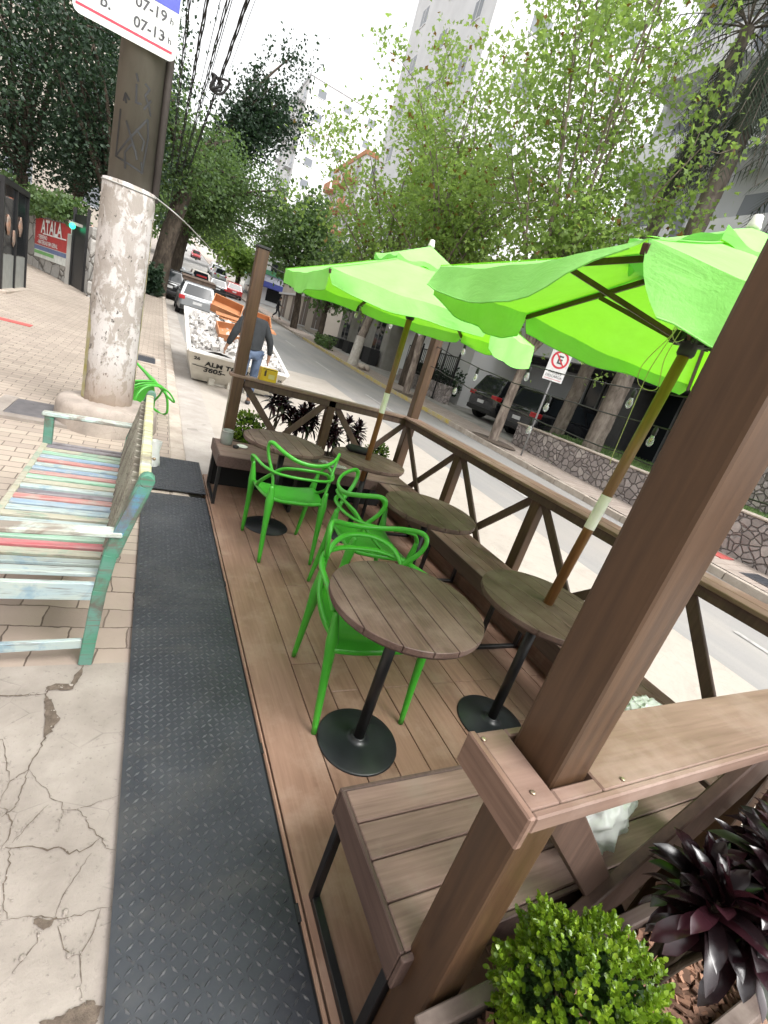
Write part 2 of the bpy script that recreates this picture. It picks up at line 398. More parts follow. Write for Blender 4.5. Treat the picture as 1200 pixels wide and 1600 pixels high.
ti_leaf = leaf_mat('cordyline_leaf', (.009,.007,.008), (.02,.009,.012), (.055,.016,.024), (.04,.008,.012), .10, .25, .6)
ti_green = leaf_mat('cordyline_green_leaf', (.02,.035,.015), (.03,.05,.02), (.06,.04,.02), (.05,.05,.01), .15, .3, .6)
ti_pink = leaf_mat('cordyline_pink_leaf', (.30,.02,.07), (.35,.03,.08), (.22,.03,.05), (.3,.02,.05), .2, .3, .6)
palm_leaf = leaf_mat('palm_leaf', (.025,.045,.028), (.04,.065,.036), (.07,.09,.05), (.04,.07,.03), .2)
grass_mat = plain('lawn', (.10,.17,.035), (.05,.09,.02), .9, 12, bump=.8)
def bark_mat(name, c1, c2, c3, sc=6):
    m = N(name); co = m.co((1,1,.35)); a = m.noise(co, sc, 7, .65, .5); b = m.noise(m.co((1,1,.2)), 22, 5, .7)
    c = m.ramp(a, [(.34, c1), (.5, c2), (.66, c3)]); m.col(c); m.set(.9, 0, .2); m.bump(m.mix(.5, a, b), .8, .03); return m.m
bark_pale = bark_mat('pale_bark', (.10,.08,.065), (.22,.18,.15), (.36,.31,.26))
bark_dark = bark_mat('dark_bark', (.035,.028,.022), (.07,.055,.042), (.12,.095,.075))
bark_palm = bark_mat('palm_bark', (.09,.075,.062), (.16,.135,.115), (.23,.20,.17), 9)
chip_mat = plain('bark_chip', (.30,.165,.105), (.14,.075,.05), .9, 18, rnd=.5, bump=.5)
planter_wood = wood('planter_wood', (.135,.10,.085), (.08,.056,.046), 'x', .65, 90, .06, .3, (.24,.20,.17))

# --- buildings and other
def wall(name, c, c2=None, sc=.5): return plain(name, c, c2 or tuple(x*.86 for x in c), .85, sc, bump=.1, bs=20, detail=7)
w_white = wall('white_render', (.74,.74,.75)); w_grey = wall('grey_render', (.46,.47,.49)); w_lgrey = wall('light_grey_render', (.58,.59,.61))
w_beige = wall('beige_render', (.50,.45,.39)); w_conc = wall('bare_concrete', (.33,.315,.29), (.22,.21,.19), 1.2); w_black = wall('black_cladding', (.02,.02,.022))
w_orange = wall('terracotta_render', (.55,.26,.14))
def glass_mat(name, c=(.012,.015,.018), rough=.06):
    m = N(name); m.col(c); m.set(rough, 0, .28); return m.m
dark_glass = glass_mat('dark_glass'); window_glass = glass_mat('window_glass', (.20,.215,.235), .08)  # window_glass base colour is lightened to stand in for reflected sky
def clear_glass():
    m = N('clear_glass'); m.b.inputs['Base Color'].default_value = (.92,.95,.95,1); m.set(.03, 0, .5)
    tr = m.n('ShaderNodeBsdfTransparent'); mx = m.n('ShaderNodeMixShader'); mx.inputs[0].default_value = .68
    m.b.inputs['Base Color'].default_value = (.55,.58,.58,1)
    m.l(m.b.outputs[0], mx.inputs[1]); m.l(tr.outputs[0], mx.inputs[2]); m.l(mx.outputs[0], m.out.inputs[0]); return m.m
bulb_glass = clear_glass()
amber = plain('amber_filament', (.5,.22,.06), None, .5)
cable_mat = plain('cable', (.035,.033,.033), None, .7)
def bag_mat():
    m = N('white_plastic_film'); m.col((.80,.82,.80)); m.set(.35, 0, .5)
    t = m.n('ShaderNodeBsdfTranslucent'); t.inputs[0].default_value = (.8,.83,.8,1)
    mx = m.n('ShaderNodeMixShader'); mx.inputs[0].default_value = .35
    m.l(m.b.outputs[0], mx.inputs[1]); m.l(t.outputs[0], mx.inputs[2]); m.l(mx.outputs[0], m.out.inputs[0]); return m.m
film = bag_mat()
def paint(name, c, coat=.5, rough=.3, metal=0):
    m = N(name); m.col(c); m.set(rough, metal, .5); m.b.inputs['Coat Weight'].default_value = coat; return m.m
tyre = plain('tyre', (.012,.012,.012), None, .85); rim = plain('rim_alloy', (.32,.33,.34), None, .35, metal=.7)
tail_red = paint('tail_red', (.40,.015,.02)); head_white = paint('head_lamp', (.6,.62,.65)); plate_m = plain('plate', (.62,.62,.62), None, .5)
trim_black = plain('trim_black', (.015,.015,.016), None, .55)
# ================================================================== SETTING
YS = [-30,-12,-6,-2,0,2,3.5,4.6,6,8,10,12,15,18,21,24,27,31,35,40,46,53,62,71,80,95,110,140,170,230,300]
def strip(name, x0, x1, zf_, mat, y0=-30, y1=300, dz=0, n=1):
    mb = MB(); mb.s = True
    ys = sorted({y for y in YS if y0 < y < y1} | {y0, y1})
    mb.grid([[(x0+(x1-x0)*i/n, y, zf_(y)+dz) for i in range(n+1)] for y in ys][::1], True)
    o = mb.build(name, mat, kind='structure'); return o
strip('ground', -300, 300, lambda y: zr(y)-.35, plain('ground_earth', (.20,.17,.14), None, .9, .5), -60, 300)
strip('road', .45, 8.5, zr, asphalt)
strip('parking_lane', .88, 5.15, zr, lane_conc, -30, 15.0, .004)
strip('gutter', .45, .88, zr, gutter_conc, -30, 120, .008)
def kerb(name, x0, x1, top, mat, y0=-30, y1=300, L=1.0):
    mb = MB(); y = y0
    while y < min(y1, 60):
        l = L*R.uniform(.92,1.05); e = min(y+l, y1); g = .012
        j = R.uniform(-.006,.006); zt0, zt1 = top(y)+.004+j, top(e-g)+.004+j
        if not (y < 26 and e > -3) and y < -3: pass
        mb.add([(x0,y,zr(y)-.3),(x1,y,zr(y)-.3),(x1,e-g,zr(e)-.3),(x0,e-g,zr(e)-.3),(x0,y,zt0),(x1+j,y,zt0-.012),(x1+j,e-g,zt1-.012),(x0,e-g,zt1)],
               [(0,3,2,1),(4,5,6,7),(0,1,5,4),(1,2,6,5),(2,3,7,6),(3,0,4,7)], False); y = e
    ys = [60,62,71,80,95,110,140,170,230,300]
    for a, b in zip(ys, ys[1:]):
        mb.add([(x0,a,zr(a)-.3),(x1,a,zr(a)-.3),(x1,b,zr(b)-.3),(x0,b,zr(b)-.3),(x0,a,top(a)),(x1,a,top(a)),(x1,b,top(b)),(x0,b,top(b))],
               [(4,5,6,7),(1,2,6,5),(3,0,4,7)], False)
    return mb.build(name, mat, bevel=.012, kind='structure')
kerb('kerb', .31, .46, zl, kerb_conc)
kerb('kerb', 8.45, 8.62, zf, kerb_conc)
# pavement beside the deck: cracked concrete, old setts, interlocking pavers
strip('pavement', -9, .31, zl, conc_old, -30, 1.93, 0, 3)
strip('pavement', -9, .31, zl, old_setts, 1.93, 2.95, 0, 3)
strip('pavement', -9, .31, zl, pavers, 2.95, 70, 0, 3)
strip('pavement', -9, .31, zl, conc_old, 70, 300, 0, 3)
strip('far_pavement', 8.62, 10.1, zf, far_pavers, -30, 300)
strip('forecourt', 10.1, 60, zf, w_conc, -30, 300, -.02)
# worn cracks and missing mortar in the concrete
CR = [([(-0.09,1.93),(-0.117,1.8),(-0.19,1.793),(-0.2,1.754),(-0.141,1.623),(-0.166,1.547),(-0.176,1.475),(-0.189,1.438),(-0.19,1.405),(-0.235,1.372),(-0.243,1.297)],.008),
([(-0.19,1.405),(-0.154,1.348),(-0.128,1.329),(-0.111,1.287),(-0.078,1.259),(-0.068,1.232),(-0.036,1.231),(-0.013,1.233),(0.02,1.243),(0.054,1.249),(0.085,1.256)],.004),
([(-0.036,1.231),(-0.01,1.207),(0.004,1.172),(0.03,1.135),(0.044,1.117),(0.06,1.083),(0.087,1.07)],.005),
([(-0.206,1.153),(-0.175,1.139),(-0.134,1.133),(-0.091,1.115),(-0.061,1.115),(-0.034,1.091),(-0.003,1.087),(0.02,1.104),(0.041,1.117)],.008),
([(-0.068,1.232),(-0.074,1.166)],.002),([(-0.114,1.262),(-0.139,1.227),(-0.163,1.194),(-0.184,1.155)],.004),
([(0.023,1.074),(-0.013,1.018),(-0.033,0.979),(-0.044,0.925)],.0035),
([(-0.166,0.945),(-0.152,0.949),(-0.093,0.936),(-0.044,0.922),(-0.011,0.913),(0.039,0.917),(0.091,0.915)],.004),
([(0.062,0.911),(0.045,0.858),(0.025,0.816),(0.03,0.774),(0.039,0.72)],.004),([(0.025,0.816),(0.002,0.82),(-0.021,0.856),(-0.032,0.897),(-0.01,0.91)],.003),
([(-0.083,0.905),(-0.073,0.876),(-0.097,0.847),(-0.116,0.823)],.0035),([(-0.184,1.141),(-0.179,1.079),(-0.176,1.028),(-0.17,0.985),(-0.152,0.949)],.006),
([(-0.232,1.247),(-0.202,1.272),(-0.19,1.405)],.006),([(-0.227,1.278),(-0.198,1.224),(-0.193,1.171),(-0.206,1.153)],.006),
([(-.36,1.56),(-.29,1.55),(-.235,1.372)],.005),([(-.42,1.0),(-.30,1.02),(-.17,.985)],.005),([(-.2,1.754),(-.32,1.76),(-.5,1.80)],.009)]
mb = MB(); mb.r = .5
Z0 = -.03+.004
for P, w in CR:
    Q = []
    for a, b in zip(P, P[1:]):
        k = max(2, int(math.dist(a, b)/.012))
        for i in range(k):
            t = i/k; Q.append(V((a[0]+(b[0]-a[0])*t + R.gauss(0,.0022), a[1]+(b[1]-a[1])*t + R.gauss(0,.0022), Z0)))
    Q.append(V((*P[-1], Z0))); rows = []
    for i, q in enumerate(Q):
        d = (Q[min(i+1,len(Q)-1)]-Q[max(i-1,0)]).normalized(); s_ = V((-d.y, d.x, 0)); e = .25+.75*math.sin(math.pi*min(1,max(0,(i+.5)/len(Q))))
        rows.append([q - s_*w*e*R.uniform(.08,.45), q + s_*w*e*R.uniform(.08,.45)])
    mb.grid(rows, False)
for P in ([(-0.2,1.754),(-0.174,1.713),(-0.138,1.617),(-0.148,1.566),(-0.172,1.537),(-0.183,1.629),(-0.197,1.715)],
          [(-0.042,0.711),(-0.003,0.707),(0.035,0.712),(0.054,0.715),(0.083,0.697),(0.073,0.672),(0.066,0.647),(-0.021,0.675)],
          [(-0.093,0.933),(-0.044,0.922),(-0.049,0.901),(-0.073,0.905)],
          [(-0.09,1.93),(-0.093,1.84),(-0.114,1.772),(-0.203,1.774),(-0.204,1.801),(-0.127,1.808)]):
    Q = []
    for a, b in zip(P, P[1:]+P[:1]):
        for i in range(5): t = i/5; Q.append((a[0]+(b[0]-a[0])*t+R.gauss(0,.003), a[1]+(b[1]-a[1])*t+R.gauss(0,.003), Z0+.001))
    mb.add(Q, [tuple(range(len(Q)))])
o = mb.build('pavement_cracks', soil_mat, kind='structure')
# loose crumbs of concrete in the cracks
mb = MB()
for k in range(230):
    P, w = R.choice(CR); i = R.randrange(len(P)-1); t = R.random(); a, b = P[i], P[i+1]
    s_ = R.uniform(.0012,.0038) if R.random() < .96 else R.uniform(.005,.008)
    mb.ell((a[0]+(b[0]-a[0])*t+R.gauss(0,.008), a[1]+(b[1]-a[1])*t+R.gauss(0,.008), Z0+s_*.3), (s_*R.uniform(.7,1.4), s_, s_*.5), 6, 4, .25, False)
o = mb.build('gravel', conc_old, kind='stuff'); tag(o, 'crumbs of broken concrete lying along the pavement cracks', 'gravel')
# carriageway markings and stains
mb = MB()
for y in range(-6, 60, 6):
    mb.grid([[(x, yy, zr(yy)+.008) for x in (6.28, 6.38)] for yy in (y, y+1.1, y+2.2)], True)
mb.build('road_marking', road_white, kind='structure')
mb = MB(); mb.s = True
ys = [12.2+.8*i for i in range(24)]
mb.grid([[(x, y, zf(y)+.012) for x in (8.443, 8.55)] for y in ys], True); mb.grid([[(8.441, y, zf(y)+d) for d in (.012,-.10)] for y in ys], True)
mb.build('kerb_paint', road_yellow, kind='structure')
mb = MB(); mb.bb(-3.2,-1.83,10.35,10.62,.10,zl(10.5)+.008); mb.build('tactile_strip', red_tile, kind='structure')
mb = MB(); mb.bb(9.3,9.75,4.0,4.5,.0,zf(4.2)+.012); mb.build('tactile_strip', red_tile, kind='structure')
# covers set in the pavements
def cover(label, x0, x1, y0, y1, z, mat, framew, fm, slots=0):
    t = thing('access_cover', label, 'cover', ((x0+x1)/2, (y0+y1)/2, z))
    mb = MB(); w = framew
    for a in ((x0-w,x1+w,y0-w,y0),(x0-w,x1+w,y1,y1+w),(x0-w,x0,y0,y1),(x1,x1+w,y0,y1)): mb.bb(*a, z-.03, z+.008)
    mb.build('frame', fm, t)
    mb = MB(); mb.bb(x0+.004,x1-.004,y0+.004,y1-.004,z-.03,z+.006)
    for i in range(slots):
        yy = y0+(y1-y0)*(i+.5)/slots; mb.bb(x0+.02,x1-.02,yy-.012,yy+.012,z+.006,z+.012)
    if not slots:
        mb.box(((x0+x1)/2,(y0+y1)/2,z+.006),(.14,.10,.004)); mb.box((x0+.06,y0+.08,z+.006),(.03,.05,.004))
    mb.build('lid', mat, t)
cover('dark square iron access cover framed in pale concrete beside the pole', -1.12, -.68, 5.35, 6.35, zl(5.8), cover_iron, .12, conc_old)
cover('small iron grating framed in pale concrete behind the utility pole', -.22, .14, 9.55, 11.0, zl(10.1), drain_iron, .09, kerb_conc, 12)
cover('grey slotted iron cover in the pavement across the road', 9.0, 9.6, 2.9, 3.5, zf(3.2)+.005, drain_iron, .03, cover_iron, 7)

# ================================================================== PARKLET DECK
t = thing('timber_deck', 'brown composite timber deck platform with dark gaps between its long boards', 'deck', (1.55, 2.5, 0))
mb = MB()
edges = [.604,.829,.982,1.135,1.29,1.443,1.596,1.749,1.902,2.055,2.208,2.361,2.50]
for a, b in zip(edges, edges[1:]):
    cuts = sorted({.0, 4.62, R.choice([1.62,2.2,1.95,2.9]), R.choice([1.3,3.4,2.6])}) if a > .7 else [.0, 4.62]
    if abs(a-.829) < .01: cuts = [.0, 1.83, 4.62]
    for y0, y1 in zip(cuts, cuts[1:]): mb.bb(a+.0025, b-.0025, y0+.0015, y1-.0015, -.028, 0)
mb.build('boards', deck_wood, t, .002)
mb = MB(); mb.bb(.588,.601,-.1,4.72,-.12,-.003); mb.bb(.5905,.5985,-.1,4.72,-.003,.002)
mb.build('edge_trim', deck_wood, t, .002)
mb = MB(); mb.bb(.60,2.5,-.05,4.6,-.25,-.031); mb.build('subframe', near_black, t)
# inner fascia board along the road side
mb = MB(); mb.bb(2.503,2.53,.42,4.35,-.2,.16); mb.build('fascia', rail_wood_y, t, .003)

# steel ramp plates
def plate(label, x0, x1, y0, y1, z, tilt=0, zend=0):
    t = thing('ramp_plate', label, 'ramp', (x0, y0, z)); mb = MB(); mb.r = 0
    def P(x, y, h=0): 
        u = (y-y0)/(y1-y0); return (x + tilt*(y-y0), y, z + zend*u + h)
    mb.add([P(x0,y0,-.006),P(x1,y0,-.006),P(x1,y1,-.006),P(x0,y1,-.006),P(x0,y0),P(x1,y0),P(x1,y1),P(x0,y1)],[(0,3,2,1),(4,5,6,7),(0,1,5,4),(1,2,6,5),(2,3,7,6),(3,0,4,7)])
    p = .026; nx = int((x1-x0)/p); ny = int((y1-y0)/p)
    for i in range(nx):
        for j in range(ny):
            x = x0+.008+p*(i+.5)*((x1-x0-.016)/(nx*p)); y = y0+p*(j+.5)
            if y > y1-.01: continue
            a = rad(38) if (i+j)%2 else rad(-52); L, w, h = .0138, .0044, .0040
            d = (math.cos(a), math.sin(a)); n_ = (-d[1], d[0]); mb.r = R.uniform(.35,.8) if R.random()<.85 else 1
            mb.add([P(x-d[0]*L,y-d[1]*L), P(x-n_[0]*w,y-n_[1]*w), P(x+d[0]*L,y+d[1]*L), P(x+n_[0]*w,y+n_[1]*w), P(x-d[0]*L*.55,y-d[1]*L*.55,h), P(x+d[0]*L*.55,y+d[1]*L*.55,h)],
                   [(0,1,4),(1,2,5,4),(2,3,5),(3,0,4,5)], False)
    mb.build('checker_sheet', checker_steel, t)
    return t
t = plate('long dark grey steel checker plate laid between pavement and deck', .088, .578, .05, 3.98, -.004)
mb = MB(); mb.bb(.578,.5875,.05,3.9,-.06,-.012); mb.build('gap_strip', near_black, t)  # near-black strip filling the gap between plate and deck trim
mb = MB()
for y in (.75,1.35,2.6,3.6): mb = MB(); mb.box((.585,y,-.006),(.012,.05,.006)); mb.build('hinge_tab', black_metal, t)
plate('short separate steel checker plate at the far end of the ramp', .082, .586, 4.03, 4.80, .018, -.012, .032)

# ================================================================== RAILING
t = thing('timber_railing', 'brown timber railing with crossed braces and wide flat top boards around the deck', 'railing', (1.6, 2.4, 0))
RH = 1.05
def post(x, y, top, w=.092, d=.095, cap=False, z0=-.15):
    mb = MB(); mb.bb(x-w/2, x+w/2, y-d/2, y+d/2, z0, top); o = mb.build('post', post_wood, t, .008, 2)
    if cap:
        mb = MB(); mb.bb(x-w/2-.008, x+w/2+.008, y-d/2-.008, y+d/2+.008, top, top+.02); mb.build('post_cap', trim_black, o, .003)
post(.688, .368, 2.75); post(.735, 4.45, 2.09, .098, .10, True); post(2.60, 4.45, 2.02, .10, .10); post(2.60, .368, 2.6)
for y in (1.20, 2.28, 3.33): post(2.545, y, RH-.025, .075, .085)
post(1.655, 4.45, RH-.025, .085, .08); post(1.70, .368, RH-.1, .085, .085)
def brace(p0, p1, w=.022, h=.062, up=(0,0,1)):
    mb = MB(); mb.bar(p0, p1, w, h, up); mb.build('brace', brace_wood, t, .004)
ys = [.42, 1.16, 1.24, 2.24, 2.32, 3.29, 3.37, 4.40]
for a, b in ((.42,1.16),(1.24,2.24),(2.32,3.29),(3.37,4.40)):
    brace((2.532,a,.03),(2.532,b,RH-.06)); brace((2.558,b,.03),(2.558,a,RH-.06))
for a, b in ((.79,1.61),(1.70,2.55)):
    brace((a,4.438,.06),(b,4.438,RH-.06)); brace((b,4.464,.06),(a,4.464,RH-.06))
for a, b in ((.735,1.66),(1.74,2.55)):
    brace((b,.368,.0),(a,.368,RH-.09), .032, .085); brace((a,.343,.0),(b,.343,RH-.09), .03, .15)
# far and road-side top boards
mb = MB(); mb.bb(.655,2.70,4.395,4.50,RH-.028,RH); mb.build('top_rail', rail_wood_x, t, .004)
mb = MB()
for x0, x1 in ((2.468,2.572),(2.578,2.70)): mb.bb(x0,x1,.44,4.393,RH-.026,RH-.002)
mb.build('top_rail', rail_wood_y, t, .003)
mb = MB(); mb.bb(2.49,2.515,.42,4.39,RH-.085,RH-.0285); mb.build('rail_bearer', brace_wood, t, .002)
mb = MB(); mb.bb(.79,2.55,4.41,4.432,RH-.09,RH-.03); mb.build('rail_bearer', brace_wood, t, .002)
# near boxed rail, notched round the post
mb = MB(); x0, x1, y0, y1 = .553, 2.62, .277, .437; px0, px1, py0, py1 = .636, .740, .316, .4205
zt = RH; zb = RH-.03
mb.bb(px1+.001, x1, y0+.014, y1, zb, zt); mb.bb(x0+.016, px0-.001, y0+.014, y1, zb, zt)
mb.bb(px0, px1, y0+.014, py0, zb, zt-.0005); mb.bb(px0, px1, py1, y1, zb, zt-.0005)
mb.build('top_rail', rail_wood_x, t, .003)
mb = MB(); mb.bb(x0, x0+.015, y0, y1+.002, RH-.062, RH+.004); mb.build('end_board', rail_wood_y, t, .003)
mb = MB(); mb.bb(x0+.0155, x1, y0, y0+.0135, RH-.032, RH+.002); mb.build('edge_strip', rail_wood_x, t, .003)
mb = MB()
for x, y in ((.575,.42),(.595,.315),(.80,.30)): mb = MB(); mb.lathe([(.0045,0),(.0045,.002),(.002,.0028)], (x,y,RH+.0005), 10); mb.build('screw', screw_metal, t)
mb = MB(); mb.tube(cr([(.640,.412,.900),(.6385,.382,.921),(.6385,.347,.942)],5), .0045, 6, True, .5); mb.build('torn_edge', plain('torn_fibre', (.5,.45,.40)), t)

# ================================================================== BENCHES
def sled(t, axis, a0, a1, c, z1, s=.026):
    """square tube frame: leg, floor bar, leg; in the plane axis=const"""
    mb = MB(); h = s/2
    P = lambda u, z: (c, u, z) if axis == 'x' else (u, c, z)
    up = (1,0,0) if axis == 'x' else (0,1,0)
    mb.bar(P(a0,0), P(a0,z1), s, s, up); mb.bar(P(a1,0), P(a1,z1), s, s, up)
    mb.bar(P(a0+h,h), P(a1-h,h), s*.98, s*.98); mb.bar(P(a0+h,z1-h), P(a1-h,z1-h), s*.98, s*.98)
    mb.build('leg_frame', black_metal, t, .002)
def bench(label, x0, x1, y0, y1, along, ap):
    t = thing('timber_bench', label, 'bench', ((x0+x1)/2, (y0+y1)/2, 0), 'built in benches of the deck'); z = .45
    mb = MB(); n = 4
    for i in range(n):
        if along == 'x':
            d = (y1-y0)/n; mb.bb(x0+.014, x1-.014, y0+d*i+.002, y0+d*(i+1)-.002, z-.024, z)
        else:
            d = (x1-x0)/n; mb.bb(x0+d*i+.002, x0+d*(i+1)-.002, y0+.014, y1-.014, z-.024, z)
    mb.build('seat', bench_wood_x if along == 'x' else bench_wood_y, t, .003)
    for a in ap:
        mb = MB()
        if a == 'front': mb.bb(x0, x1, y1, y1+.014, z-.10, z-.002)
        if a == 'back': mb.bb(x0, x1, y0-.014, y0, z-.10, z-.002)
        if a == 'left': mb.bb(x0-.001, x0+.012, y0+.001, y1-.001, z-.10, z+.002)
        if a == 'right': mb.bb(x1-.012, x1+.001, y0+.001, y1-.001, z-.10, z+.002)
        mb.build('apron', apron_wood, t, .003)
    return t
t = bench('near timber bench under the boxed rail, seen from above behind the big post', .613, 2.06, .405, .79, 'x', ('front','back','left'))
for c in (.64, 1.35, 2.0): sled(t, 'x', .43, .775, c, .425)
t = bench('long timber bench running beside the road side railing', 2.085, 2.48, .41, 3.82, 'y', ('left',))
for c in (.95, 1.9, 2.75, 3.6): sled(t, 'y', 2.11, 2.46, c, .425)
t = bench('timber bench along the far railing with a white jar on it', .60, 2.48, 3.86, 4.36, 'x', ('back','left'))
for c in (.63, 1.3, 2.06): sled(t, 'x', 3.885, 4.33, c, .425)
mb = MB(); mb.bb(.62,2.46,4.365,4.385,.0,.44); mb.build('shade_panel', near_black, t, .002)  # black sheet standing in for the shade under the far bench
# ================================================================== TABLES
def make_table():
    t = thing('bistro_table', '', 'table', (0,0,0), 'round bistro tables of the deck'); r = .318; z = .74
    mb = MB(); e = [-.318,-.265,-.16,-.055,.05,.155,.26,.318]
    for a, b in zip(e, e[1:]):          # planks cut to the circle
        a2, b2 = a+.0016, b-.0016; n = 10; P = []
        for i in range(n+1): x = a2+(b2-a2)*i/n; P.append((x, math.sqrt(max(0, r*r-x*x))))
        for i in range(n+1): x = b2+(a2-b2)*i/n; P.append((x, -math.sqrt(max(0, r*r-x*x))))
        mb.prism(P, z-.024, z)
    mb.build('tabletop', table_wood, t, .002)
    mb = MB(); mb.lathe([(.298,z-.034),(.312,z-.033),(.312,z-.0245)], (0,0,0), 40); mb.build('underside', apron_wood, t)
    mb = MB(); mb.lathe([(.0245,.02),(.0245,z-.06)], (0,0,0), 20); mb.build('stem', black_metal, t)
    mb = MB(); mb.box((0,0,z-.045),(.3,.05,.018)); mb.box((0,0,z-.0455),(.05,.3,.018)); mb.build('top_bracket', black_metal, t)
    mb = MB(); mb.lathe([(.183,0),(.184,.005),(.178,.009),(.06,.016),(.034,.019),(.031,.03),(.0255,.033)], (0,0,0), 48); mb.build('base', black_disc, t)
    return t
T0 = make_table()
tabs = [(1.007,1.319,0,'nearest round plank table on the deck with a green chair tucked under it'),
        (1.795,1.325,.12,'round plank table pierced by the nearer umbrella pole, beside the big post'),
        (1.775,2.43,-.05,'round plank table over the long bench with no umbrella, at the middle of the deck'),
        (1.02,3.525,.03,'round plank table in front of the far bench beside the white jar'),
        (1.745,3.47,.45,'round plank table with a black pouch on it and the farther umbrella pole through it')]
for i, (x, y, a, l) in enumerate(tabs):
    t = T0 if i == 0 else dup(T0)
    t.location = (x, y, 0); t.rotation_euler.z = a; t['label'] = l

# ================================================================== CHAIRS
def make_chair():
    t = thing('armchair', '', 'chair', (0,0,0), 'lime green plastic chairs'); g = lime_plastic
    mb = MB(); rows = []
    nu, nv = 14, 14                     # dished seat shell with rolled edge
    def sp(u, v):
        y = -.195 + .425*v; w = .185 + .055*math.sin(math.pi*min(1, v*.72)) 
        x = (u*2-1)*w; z = .452 - .022*math.cos((u-.5)*math.pi)*math.sin(math.pi*min(1,v*.95)) + .014*(abs(u*2-1)**3)
        if v > .86: z -= .03*((v-.86)/.14)**2
        if v < .14: z += .018*((.14-v)/.14)**1.5
        return V((x, y, z))
    top = [[sp(i/nu, j/nv) for i in range(nu+1)] for j in range(nv+1)]
    bot = [[p*1.0 - V((p.x*.03, 0, .026)) for p in r] for r in top]
    mb.grid(top, True); mb.grid([r[::-1] for r in bot], True)
    ring = lambda G: G[0] + [r[-1] for r in G[1:]] + G[-1][-2::-1] + [r[0] for r in G[-2:0:-1]]
    a, b = ring(top), ring(bot)
    mid = [(p+q)/2 + V((p.x*.05, (p.y-.02)*.05, 0)) for p, q in zip(a, b)]
    mb.grid([a, mid, b], True, True)
    mb.build('seat', g, t)
    for sx in (-1, 1):
        mb = MB(); mb.tube(cr([(sx*.262,.20,.60),(sx*.243,.205,.46),(sx*.232,.225,.25),(sx*.222,.258,.003)], 4), [.013,.014,.017,.022,.027,.025,.022,.020,.0185,.017,.0155,.014,.0125], 10); mb.build('leg', g, t)
        mb = MB(); mb.tube(cr([(sx*.20,-.185,.56),(sx*.196,-.19,.45),(sx*.196,-.215,.25),(sx*.192,-.25,.003)], 4), [.015,.017,.021,.026,.030,.027,.024,.021,.019,.0175,.016,.0145,.0125], 10); mb.build('leg', g, t)
    def loop(name, half, r):
        P = [V(p) for p in half]; L = [V((-p.x, p.y, p.z)) for p in P[::-1]]
        pts = cr(L + (P[1:] if abs(P[0].x) < 1e-6 else P), 6)
        mb = MB(); mb.tube(pts, r, 10, True, .72); mb.build(name, g, t)
    # low loop: arms sweep back from the front legs
    loop('arm_loop', [(0,-.262,.665),(.10,-.252,.664),(.20,-.195,.660),(.262,-.07,.662),(.285,.06,.668),(.288,.15,.655),(.272,.195,.60)], .0145)
    # wide loop with shoulders
    loop('back_loop', [(0,-.285,.775),(.10,-.268,.785),(.185,-.215,.815),(.243,-.125,.842),(.258,-.088,.815),(.245,-.10,.74),(.205,-.165,.62),(.192,-.19,.50)], .0145)
    # inner loop crossing from the seat sides
    loop('back_loop', [(0,-.278,.735),(.09,-.264,.728),(.165,-.215,.70),(.215,-.15,.63),(.248,-.04,.535),(.235,.06,.47),(.215,.11,.445)], .0135)
    return t
c0 = make_chair()
for i, (x, y, a, l) in enumerate([(1.035,3.145,.02,'green plastic armchair seen from behind, pulled up to the table by the far bench'),
        (1.395,2.46,-1.62,'green plastic armchair turned sideways, between the far chair and the near one'),
        (1.045,1.64,3.13,'green plastic armchair pushed under the nearest round table')]):
    t = c0 if i == 0 else dup(c0)
    t.location = (x, y, 0); t.rotation_euler.z = a; t['label'] = l
t = dup(c0); t['label'] = 'tipped green armchair standing in for a woven green piece behind the utility pole'
t.location = (-.30, 6.75, zl(6.7)+.24); t.rotation_euler = (rad(-100), rad(8), rad(-150)); t['group'] = 'lime green plastic chairs'  # chair copy used in place of a woven or slatted green piece

